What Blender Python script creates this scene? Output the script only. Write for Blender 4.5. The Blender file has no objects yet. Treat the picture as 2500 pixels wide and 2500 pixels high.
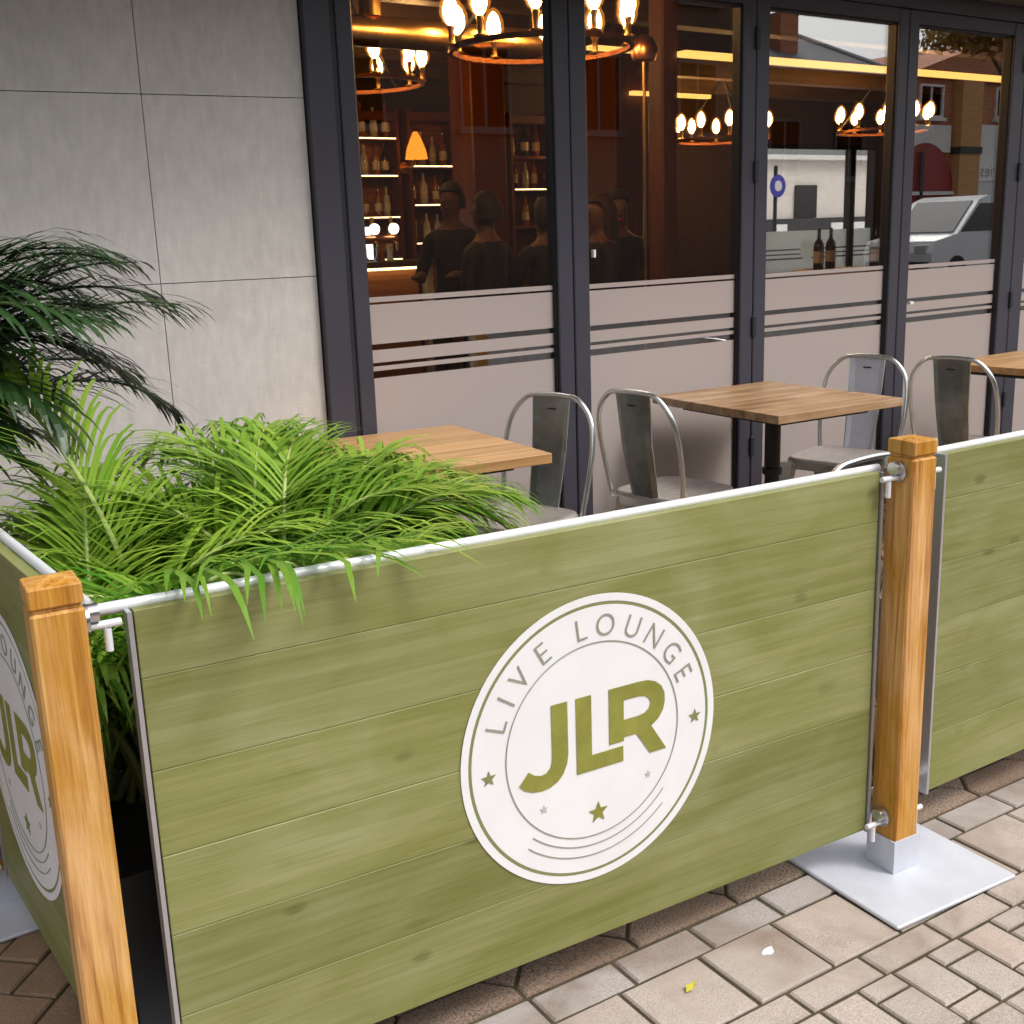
import bpy, bmesh, math, random
from mathutils import Vector, Matrix
random.seed(7)
PI = math.pi
S = bpy.context.scene
COL = S.collection

# ------------------------------------------------------------------ camera
FPX, PITCH, ROLL, CAMH, YAW = 2795.5, -0.2387, -0.0347, 1.4342, 0.6071
D = 3.643                                   # the glazed front stands at y = D, its length runs along x
fw = Vector((math.sin(YAW)*math.cos(PITCH), math.cos(YAW)*math.cos(PITCH), math.sin(PITCH)))
rt = Vector((math.cos(YAW), -math.sin(YAW), 0.0)); up = rt.cross(fw)
r2 = math.cos(ROLL)*rt + math.sin(ROLL)*up
u2 = -math.sin(ROLL)*rt + math.cos(ROLL)*up
cd = bpy.data.cameras.new('camera'); cd.sensor_width = 36.0; cd.lens = FPX/2500*36.0
cd.clip_start = 0.02; cd.clip_end = 2000
cam = bpy.data.objects.new('camera', cd); COL.objects.link(cam)
M = Matrix.Identity(4)
for i, v in enumerate((r2, u2, -fw)):
    for j in range(3): M[j][i] = v[j]
M[2][3] = CAMH
cam.matrix_world = M
S.camera = cam

# ------------------------------------------------------------------ sky, sun, exposure
SUN_EL, SUN_AZ = math.radians(52), math.radians(150)      # azimuth measured from +y towards +x
W = bpy.data.worlds.new('World'); S.world = W; W.use_nodes = True
wn = W.node_tree.nodes; wl = W.node_tree.links; wn.clear()
sky = wn.new('ShaderNodeTexSky'); sky.sky_type = 'NISHITA'; sky.sun_disc = False
sky.sun_elevation = SUN_EL; sky.sun_rotation = SUN_AZ
sky.air_density = 1.0; sky.dust_density = 4.0; sky.ozone_density = 1.0
hs = wn.new('ShaderNodeHueSaturation'); hs.inputs['Saturation'].default_value = 0.22   # thin even cloud
bg = wn.new('ShaderNodeBackground'); bg.inputs['Strength'].default_value = 0.15
wo = wn.new('ShaderNodeOutputWorld')
wl.new(sky.outputs[0], hs.inputs['Color']); wl.new(hs.outputs[0], bg.inputs['Color']); wl.new(bg.outputs[0], wo.inputs['Surface'])
sd = bpy.data.lights.new('sun', 'SUN'); sd.energy = 0.95; sd.angle = math.radians(14); sd.color = (1.0, 0.96, 0.9)
sun = bpy.data.objects.new('sun', sd); COL.objects.link(sun)
sdir = Vector((math.sin(SUN_AZ)*math.cos(SUN_EL), math.cos(SUN_AZ)*math.cos(SUN_EL), math.sin(SUN_EL)))
sun.rotation_euler = sdir.to_track_quat('Z', 'Y').to_euler()
sun.location = (4, -6, 12)
S.view_settings.view_transform = 'Standard'; S.view_settings.look = 'None'
S.view_settings.exposure = 0.62; S.view_settings.gamma = 1.0; S.view_settings.use_curve_mapping = False
S.render.engine = 'CYCLES'
S.cycles.use_denoising = True
S.cycles.max_bounces = 7; S.cycles.diffuse_bounces = 3; S.cycles.transparent_max_bounces = 24; S.cycles.glossy_bounces = 5
S.cycles.sample_clamp_indirect = 6.0; S.cycles.caustics_reflective = False; S.cycles.caustics_refractive = False

# ------------------------------------------------------------------ materials
def nodes(name):
    m = bpy.data.materials.new(name); m.use_nodes = True
    n = m.node_tree.nodes; l = m.node_tree.links
    return m, n, l, n['Principled BSDF']
def plain(name, col, rough=0.5, metal=0.0, spec=0.5, emit=None, es=0.0, var=0.0, bump=0.0, bscale=60.0, noise=0.0, nscale=12.0):
    m, n, l, b = nodes(name)
    b.inputs['Roughness'].default_value = rough; b.inputs['Metallic'].default_value = metal
    b.inputs['Specular IOR Level'].default_value = spec
    b.inputs['Base Color'].default_value = (*col, 1)
    if emit: b.inputs['Emission Color'].default_value = (*emit, 1); b.inputs['Emission Strength'].default_value = es
    if var or noise:
        hv = n.new('ShaderNodeHueSaturation'); hv.inputs['Color'].default_value = (*col, 1)
        src = None
        if var:
            oi = n.new('ShaderNodeObjectInfo')
            mr = n.new('ShaderNodeMapRange'); mr.inputs[3].default_value = 1-var; mr.inputs[4].default_value = 1+var
            l.new(oi.outputs['Random'], mr.inputs[0]); src = mr.outputs[0]
        if noise:
            tc = n.new('ShaderNodeTexCoord'); nz = n.new('ShaderNodeTexNoise'); nz.inputs['Scale'].default_value = nscale
            nz.inputs['Detail'].default_value = 6; nz.inputs['Roughness'].default_value = 0.65
            l.new(tc.outputs['Object'], nz.inputs['Vector'])
            mr2 = n.new('ShaderNodeMapRange'); mr2.inputs[1].default_value = 0.3; mr2.inputs[2].default_value = 0.7
            mr2.inputs[3].default_value = 1-noise; mr2.inputs[4].default_value = 1+noise
            l.new(nz.outputs['Fac'], mr2.inputs[0])
            if src:
                mu = n.new('ShaderNodeMath'); mu.operation = 'MULTIPLY'; l.new(src, mu.inputs[0]); l.new(mr2.outputs[0], mu.inputs[1]); src = mu.outputs[0]
            else: src = mr2.outputs[0]
        l.new(src, hv.inputs['Value']); l.new(hv.outputs[0], b.inputs['Base Color'])
    if bump:
        tc = n.new('ShaderNodeTexCoord'); nz = n.new('ShaderNodeTexNoise'); nz.inputs['Scale'].default_value = bscale; nz.inputs['Detail'].default_value = 5
        bp = n.new('ShaderNodeBump'); bp.inputs['Strength'].default_value = bump; bp.inputs['Distance'].default_value = 0.004
        l.new(tc.outputs['Object'], nz.inputs['Vector']); l.new(nz.outputs['Fac'], bp.inputs['Height']); l.new(bp.outputs[0], b.inputs['Normal'])
    return m
def wood(name, cols, axis=0, rough=0.5, fine=22.0, knots=0.0, spec=0.4, stretch=0.07, bump=0.12, knotcol=(0.12, 0.10, 0.03), patch=0.0):
    """grain along the given local axis; each object gets its own stretch of timber"""
    m, n, l, b = nodes(name)
    b.inputs['Roughness'].default_value = rough; b.inputs['Specular IOR Level'].default_value = spec
    tc = n.new('ShaderNodeTexCoord'); oi = n.new('ShaderNodeObjectInfo')
    mul = n.new('ShaderNodeVectorMath'); mul.operation = 'MULTIPLY_ADD'
    off = n.new('ShaderNodeCombineXYZ')
    for k in range(3):
        mm = n.new('ShaderNodeMath'); mm.operation = 'MULTIPLY'; mm.inputs[1].default_value = (37.0, 53.0, 71.0)[k]
        l.new(oi.outputs['Random'], mm.inputs[0]); l.new(mm.outputs[0], off.inputs[k])
    sc = [1.0, 1.0, 1.0]; sc[axis] = stretch
    mul.inputs[1].default_value = sc
    l.new(tc.outputs['Object'], mul.inputs[0]); l.new(off.outputs[0], mul.inputs[2])
    n1 = n.new('ShaderNodeTexNoise'); n1.inputs['Scale'].default_value = fine; n1.inputs['Detail'].default_value = 8
    n1.inputs['Roughness'].default_value = 0.6; n1.inputs['Distortion'].default_value = 0.9
    l.new(mul.outputs[0], n1.inputs['Vector'])
    n2 = n.new('ShaderNodeTexNoise'); n2.inputs['Scale'].default_value = fine*6; n2.inputs['Detail'].default_value = 3
    l.new(mul.outputs[0], n2.inputs['Vector'])
    ad = n.new('ShaderNodeMath'); ad.operation = 'MULTIPLY_ADD'; ad.inputs[1].default_value = 0.3 if not knots else 0.42
    l.new(n2.outputs['Fac'], ad.inputs[0]); l.new(n1.outputs['Fac'], ad.inputs[2])
    cr = n.new('ShaderNodeValToRGB'); e = cr.color_ramp.elements
    e[0].position = 0.44; e[0].color = (*cols[0], 1); e[1].position = 0.86; e[1].color = (*cols[-1], 1)
    if len(cols) > 2:
        x = cr.color_ramp.elements.new(0.64); x.color = (*cols[1], 1)
    l.new(ad.outputs[0], cr.inputs['Fac'])
    hv = n.new('ShaderNodeHueSaturation'); mr = n.new('ShaderNodeMapRange'); mr.inputs[3].default_value = 0.9; mr.inputs[4].default_value = 1.1
    l.new(oi.outputs['Random'], mr.inputs[0]); l.new(mr.outputs[0], hv.inputs['Value']); l.new(cr.outputs[0], hv.inputs['Color'])
    out = hv.outputs[0]
    if patch:      # worn, cloudy stain
        pn = n.new('ShaderNodeTexNoise'); pn.inputs['Scale'].default_value = 5; pn.inputs['Detail'].default_value = 4; pn.inputs['Distortion'].default_value = 1.2
        pm = n.new('ShaderNodeVectorMath'); pm.operation = 'MULTIPLY_ADD'; s2 = [1.0, 1.0, 1.0]; s2[axis] = 0.5; pm.inputs[1].default_value = s2
        l.new(tc.outputs['Object'], pm.inputs[0]); l.new(off.outputs[0], pm.inputs[2]); l.new(pm.outputs[0], pn.inputs['Vector'])
        pr = n.new('ShaderNodeMapRange'); pr.inputs[1].default_value = 0.35; pr.inputs[2].default_value = 0.68; pr.inputs[3].default_value = 1-patch; pr.inputs[4].default_value = 1+patch
        l.new(pn.outputs['Fac'], pr.inputs[0])
        h2 = n.new('ShaderNodeHueSaturation'); l.new(pr.outputs[0], h2.inputs['Value']); l.new(out, h2.inputs['Color'])
        sr = n.new('ShaderNodeMapRange'); sr.inputs[1].default_value = 0.35; sr.inputs[2].default_value = 0.68; sr.inputs[3].default_value = 1.08; sr.inputs[4].default_value = 0.88
        l.new(pn.outputs['Fac'], sr.inputs[0]); l.new(sr.outputs[0], h2.inputs['Saturation'])
        out = h2.outputs[0]
    if knots:
        km = n.new('ShaderNodeVectorMath'); km.operation = 'MULTIPLY_ADD'; s3 = [6.5, 6.5, 6.5]; s3[axis] = 3.4; km.inputs[1].default_value = s3
        l.new(tc.outputs['Object'], km.inputs[0]); l.new(off.outputs[0], km.inputs[2])
        sx_ = n.new('ShaderNodeSeparateXYZ'); cx_ = n.new('ShaderNodeCombineXYZ'); l.new(km.outputs[0], sx_.inputs[0]); l.new(sx_.outputs[0], cx_.inputs[0]); l.new(sx_.outputs[2], cx_.inputs[1])
        v = n.new('ShaderNodeTexVoronoi'); v.voronoi_dimensions = '2D'; v.inputs['Scale'].default_value = 1.0; l.new(cx_.outputs[0], v.inputs['Vector'])
        wv = n.new('ShaderNodeMath'); wv.operation = 'MULTIPLY_ADD'; wv.inputs[1].default_value = 0.16; l.new(n1.outputs['Fac'], wv.inputs[0]); l.new(v.outputs['Distance'], wv.inputs[2])
        kr = n.new('ShaderNodeValToRGB'); ke = kr.color_ramp.elements
        ke[0].position = 0.115; ke[0].color = (knots, knots, knots, 1); ke[1].position = 0.165; ke[1].color = (0, 0, 0, 1)
        l.new(wv.outputs[0], kr.inputs['Fac'])
        sc_ = n.new('ShaderNodeSeparateColor'); l.new(v.outputs['Color'], sc_.inputs[0]); gt = n.new('ShaderNodeMapRange'); gt.inputs[1].default_value = 0.45; gt.inputs[2].default_value = 0.95
        l.new(sc_.outputs[0], gt.inputs[0]); kf = n.new('ShaderNodeMath'); kf.operation = 'MULTIPLY'; l.new(kr.outputs[0], kf.inputs[0]); l.new(gt.outputs[0], kf.inputs[1])
        mx = n.new('ShaderNodeMix'); mx.data_type = 'RGBA'; mx.inputs['B'].default_value = (*knotcol, 1)
        l.new(kf.outputs[0], mx.inputs['Factor']); l.new(out, mx.inputs['A']); out = mx.outputs['Result']
    l.new(out, b.inputs['Base Color'])
    bp = n.new('ShaderNodeBump'); bp.inputs['Strength'].default_value = bump; bp.inputs['Distance'].default_value = 0.003
    l.new(ad.outputs[0], bp.inputs['Height']); l.new(bp.outputs[0], b.inputs['Normal'])
    return m
def stone(name, cols, speck=0.0, rough=0.85, dirt=0.35, speckscale=260.0, worn=0.7):
    """concrete block: per-block tone, grain, dirty blotches"""
    m, n, l, b = nodes(name); b.inputs['Roughness'].default_value = rough; b.inputs['Specular IOR Level'].default_value = 0.3
    oi = n.new('ShaderNodeObjectInfo'); ge = n.new('ShaderNodeNewGeometry')
    cr = n.new('ShaderNodeValToRGB'); e = cr.color_ramp.elements
    e[0].position = 0.0; e[0].color = (*cols[0], 1); e[1].position = 1.0; e[1].color = (*cols[-1], 1)
    for i, c in enumerate(cols[1:-1]):
        x = e.new((i+1)/(len(cols)-1)); x.color = (*c, 1)
    l.new(oi.outputs['Random'], cr.inputs['Fac'])
    nz = n.new('ShaderNodeTexNoise'); nz.inputs['Scale'].default_value = speckscale; nz.inputs['Detail'].default_value = 3
    l.new(ge.outputs['Position'], nz.inputs['Vector'])
    mr = n.new('ShaderNodeMapRange'); mr.inputs[1].default_value = 0.35; mr.inputs[2].default_value = 0.65
    mr.inputs[3].default_value = 1-0.16-speck; mr.inputs[4].default_value = 1+0.12+speck; l.new(nz.outputs['Fac'], mr.inputs[0])
    n2 = n.new('ShaderNodeTexNoise'); n2.inputs['Scale'].default_value = 5.5; n2.inputs['Detail'].default_value = 8; n2.inputs['Roughness'].default_value = 0.7
    l.new(ge.outputs['Position'], n2.inputs['Vector'])
    m2 = n.new('ShaderNodeMapRange'); m2.inputs[1].default_value = 0.5; m2.inputs[2].default_value = 0.72; m2.inputs[3].default_value = 1.05; m2.inputs[4].default_value = 1.05-dirt
    l.new(n2.outputs['Fac'], m2.inputs[0])
    mu = n.new('ShaderNodeMath'); mu.operation = 'MULTIPLY'; l.new(mr.outputs[0], mu.inputs[0]); l.new(m2.outputs[0], mu.inputs[1])
    hv = n.new('ShaderNodeHueSaturation'); l.new(cr.outputs[0], hv.inputs['Color']); l.new(mu.outputs[0], hv.inputs['Value']); l.new(hv.outputs[0], b.inputs['Base Color'])
    n3 = n.new('ShaderNodeTexNoise'); n3.inputs['Scale'].default_value = 3.6; n3.inputs['Detail'].default_value = 5; n3.inputs['Distortion'].default_value = 0.6
    l.new(ge.outputs['Position'], n3.inputs['Vector'])
    ms = n.new('ShaderNodeMath'); ms.operation = 'MULTIPLY_ADD'; ms.inputs[1].default_value = 0.55; l.new(nz.outputs['Fac'], ms.inputs[0]); l.new(n3.outputs['Fac'], ms.inputs[2])
    m3 = n.new('ShaderNodeMapRange'); m3.inputs[1].default_value = 0.78; m3.inputs[2].default_value = 0.98; m3.inputs[3].default_value = 0.0; m3.inputs[4].default_value = worn; l.new(ms.outputs[0], m3.inputs[0])
    mw = n.new('ShaderNodeMix'); mw.data_type = 'RGBA'; mw.inputs['B'].default_value = (0.20, 0.135, 0.09, 1); l.new(m3.outputs[0], mw.inputs['Factor']); l.new(hv.outputs[0], mw.inputs['A']); l.new(mw.outputs['Result'], b.inputs['Base Color'])
    bp = n.new('ShaderNodeBump'); bp.inputs['Strength'].default_value = 0.35+speck; bp.inputs['Distance'].default_value = 0.002
    l.new(nz.outputs['Fac'], bp.inputs['Height']); l.new(bp.outputs[0], b.inputs['Normal'])
    return m
def leafmat(name, c1, c2, trans=0.35, rough=0.38):
    m, n, l, b = nodes(name)
    oi = n.new('ShaderNodeObjectInfo'); ge = n.new('ShaderNodeNewGeometry')
    ad = n.new('ShaderNodeMath'); ad.operation = 'MULTIPLY_ADD'; ad.inputs[1].default_value = 0.55
    rs = n.new('ShaderNodeMath'); rs.operation = 'MULTIPLY'; rs.inputs[1].default_value = 0.5
    l.new(oi.outputs['Random'], rs.inputs[0]); l.new(ge.outputs['Random Per Island'], ad.inputs[0]); l.new(rs.outputs[0], ad.inputs[2])
    cr = n.new('ShaderNodeMix'); cr.data_type = 'RGBA'; cr.inputs['A'].default_value = (*c1, 1); cr.inputs['B'].default_value = (*c2, 1)
    l.new(ad.outputs[0], cr.inputs['Factor'])
    l.new(cr.outputs['Result'], b.inputs['Base Color']); b.inputs['Roughness'].default_value = rough; b.inputs['Specular IOR Level'].default_value = 0.5
    t = n.new('ShaderNodeBsdfTranslucent'); l.new(cr.outputs['Result'], t.inputs['Color'])
    mx = n.new('ShaderNodeMixShader'); mx.inputs[0].default_value = trans
    l.new(b.outputs[0], mx.inputs[1]); l.new(t.outputs[0], mx.inputs[2]); l.new(mx.outputs[0], n['Material Output'].inputs['Surface'])
    return m
def glass(name, ior=3.1, tint=(0.95, 0.94, 0.925)):
    m, n, l, b = nodes(name); n.remove(b)
    fr = n.new('ShaderNodeFresnel'); ge = n.new('ShaderNodeNewGeometry'); mi = n.new('ShaderNodeMapRange')   # same reflectance at both faces of the pane
    mi.inputs[3].default_value = ior; mi.inputs[4].default_value = 1/ior; l.new(ge.outputs['Backfacing'], mi.inputs[0]); l.new(mi.outputs[0], fr.inputs['IOR'])
    tr = n.new('ShaderNodeBsdfTransparent'); tr.inputs['Color'].default_value = (*tint, 1)
    gl = n.new('ShaderNodeBsdfGlossy'); gl.inputs['Roughness'].default_value = 0.0; gl.inputs['Color'].default_value = (1, 1, 1, 1)
    mx = n.new('ShaderNodeMixShader'); l.new(fr.outputs[0], mx.inputs[0]); l.new(tr.outputs[0], mx.inputs[1]); l.new(gl.outputs[0], mx.inputs[2])
    l.new(mx.outputs[0], n['Material Output'].inputs['Surface'])
    return m
def frost(name, col=(0.62, 0.545, 0.52), rough=0.32, tr=0.35):
    m, n, l, b = nodes(name)
    b.inputs['Base Color'].default_value = (*col, 1); b.inputs['Roughness'].default_value = rough; b.inputs['Specular IOR Level'].default_value = 0.6
    t = n.new('ShaderNodeBsdfTranslucent'); t.inputs['Color'].default_value = (*col, 1)
    mx = n.new('ShaderNodeMixShader'); mx.inputs[0].default_value = tr
    l.new(b.outputs[0], mx.inputs[1]); l.new(t.outputs[0], mx.inputs[2]); l.new(mx.outputs[0], n['Material Output'].inputs['Surface'])
    return m
def emitter(name, col, s):
    m, n, l, b = nodes(name); n.remove(b)
    e = n.new('ShaderNodeEmission'); e.inputs['Color'].default_value = (*col, 1); e.inputs['Strength'].default_value = s
    l.new(e.outputs[0], n['Material Output'].inputs['Surface']); return m
def amber_glass(name):  # see-through shell, the bulb's orange halo put into its emission
    m, n, l, b = nodes(name); n.remove(b)
    e = n.new('ShaderNodeEmission'); e.inputs['Color'].default_value = (1.0, 0.34, 0.05, 1); e.inputs['Strength'].default_value = 1.6
    t = n.new('ShaderNodeBsdfTransparent'); t.inputs['Color'].default_value = (1.0, 0.9, 0.7, 1)
    mx = n.new('ShaderNodeMixShader'); mx.inputs[0].default_value = 0.22
    l.new(t.outputs[0], mx.inputs[1]); l.new(e.outputs[0], mx.inputs[2]); l.new(mx.outputs[0], n['Material Output'].inputs['Surface']); return m
def brickmat(name, c1, c2, mortar, scale=1.0, rough=0.85):
    m, n, l, b = nodes(name); b.inputs['Roughness'].default_value = rough
    tc = n.new('ShaderNodeTexCoord'); sp = n.new('ShaderNodeSeparateXYZ'); cb = n.new('ShaderNodeCombineXYZ')
    l.new(tc.outputs['Object'], sp.inputs[0]); ad = n.new('ShaderNodeMath'); l.new(sp.outputs['X'], ad.inputs[0]); l.new(sp.outputs['Y'], ad.inputs[1])
    l.new(ad.outputs[0], cb.inputs['X']); l.new(sp.outputs['Z'], cb.inputs['Y'])
    br = n.new('ShaderNodeTexBrick'); br.inputs['Scale'].default_value = scale; br.inputs['Brick Width'].default_value = 0.225; br.inputs['Row Height'].default_value = 0.075
    br.inputs['Mortar Size'].default_value = 0.006; br.inputs['Color1'].default_value = (*c1, 1); br.inputs['Color2'].default_value = (*c2, 1); br.inputs['Mortar'].default_value = (*mortar, 1)
    l.new(cb.outputs[0], br.inputs['Vector']); l.new(br.outputs['Color'], b.inputs['Base Color'])
    return m
def wallpanel(name):
    """fibre-cement cladding: fine woven scratches, faint clouds"""
    m, n, l, b = nodes(name); b.inputs['Roughness'].default_value = 0.8; b.inputs['Specular IOR Level'].default_value = 0.25
    tc = n.new('ShaderNodeTexCoord'); oi = n.new('ShaderNodeObjectInfo')
    def nzs(sc, detail, s):
        mm = n.new('ShaderNodeVectorMath'); mm.operation = 'MULTIPLY'; mm.inputs[1].default_value = sc; l.new(tc.outputs['Object'], mm.inputs[0])
        z = n.new('ShaderNodeTexNoise'); z.inputs['Scale'].default_value = s; z.inputs['Detail'].default_value = detail; l.new(mm.outputs[0], z.inputs['Vector']); return z.outputs['Fac']
    a = nzs((1, 1, 0.06), 4, 260); c = nzs((0.06, 0.06, 1), 4, 260); d = nzs((1, 1, 1), 6, 3.0); f = nzs((1, 1, 0.35), 5, 34)
    def mad(x, k, add):
        q = n.new('ShaderNodeMath'); q.operation = 'MULTIPLY_ADD'; l.new(x, q.inputs[0]); q.inputs[1].default_value = k
        if isinstance(add, float): q.inputs[2].default_value = add
        else: l.new(add, q.inputs[2])
        return q.outputs[0]
    v = mad(a, 0.22, 0.45); v = mad(c, 0.22, v); v = mad(d, 0.26, v); v = mad(f, 0.40, v); v = mad(oi.outputs['Random'], 0.05, v)
    hv = n.new('ShaderNodeHueSaturation'); hv.inputs['Color'].default_value = (0.585, 0.555, 0.53, 1); l.new(v, hv.inputs['Value']); l.new(hv.outputs[0], b.inputs['Base Color'])
    bp = n.new('ShaderNodeBump'); bp.inputs['Strength'].default_value = 0.15; bp.inputs['Distance'].default_value = 0.002; l.new(v, bp.inputs['Height']); l.new(bp.outputs[0], b.inputs['Normal'])
    return m

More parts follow.
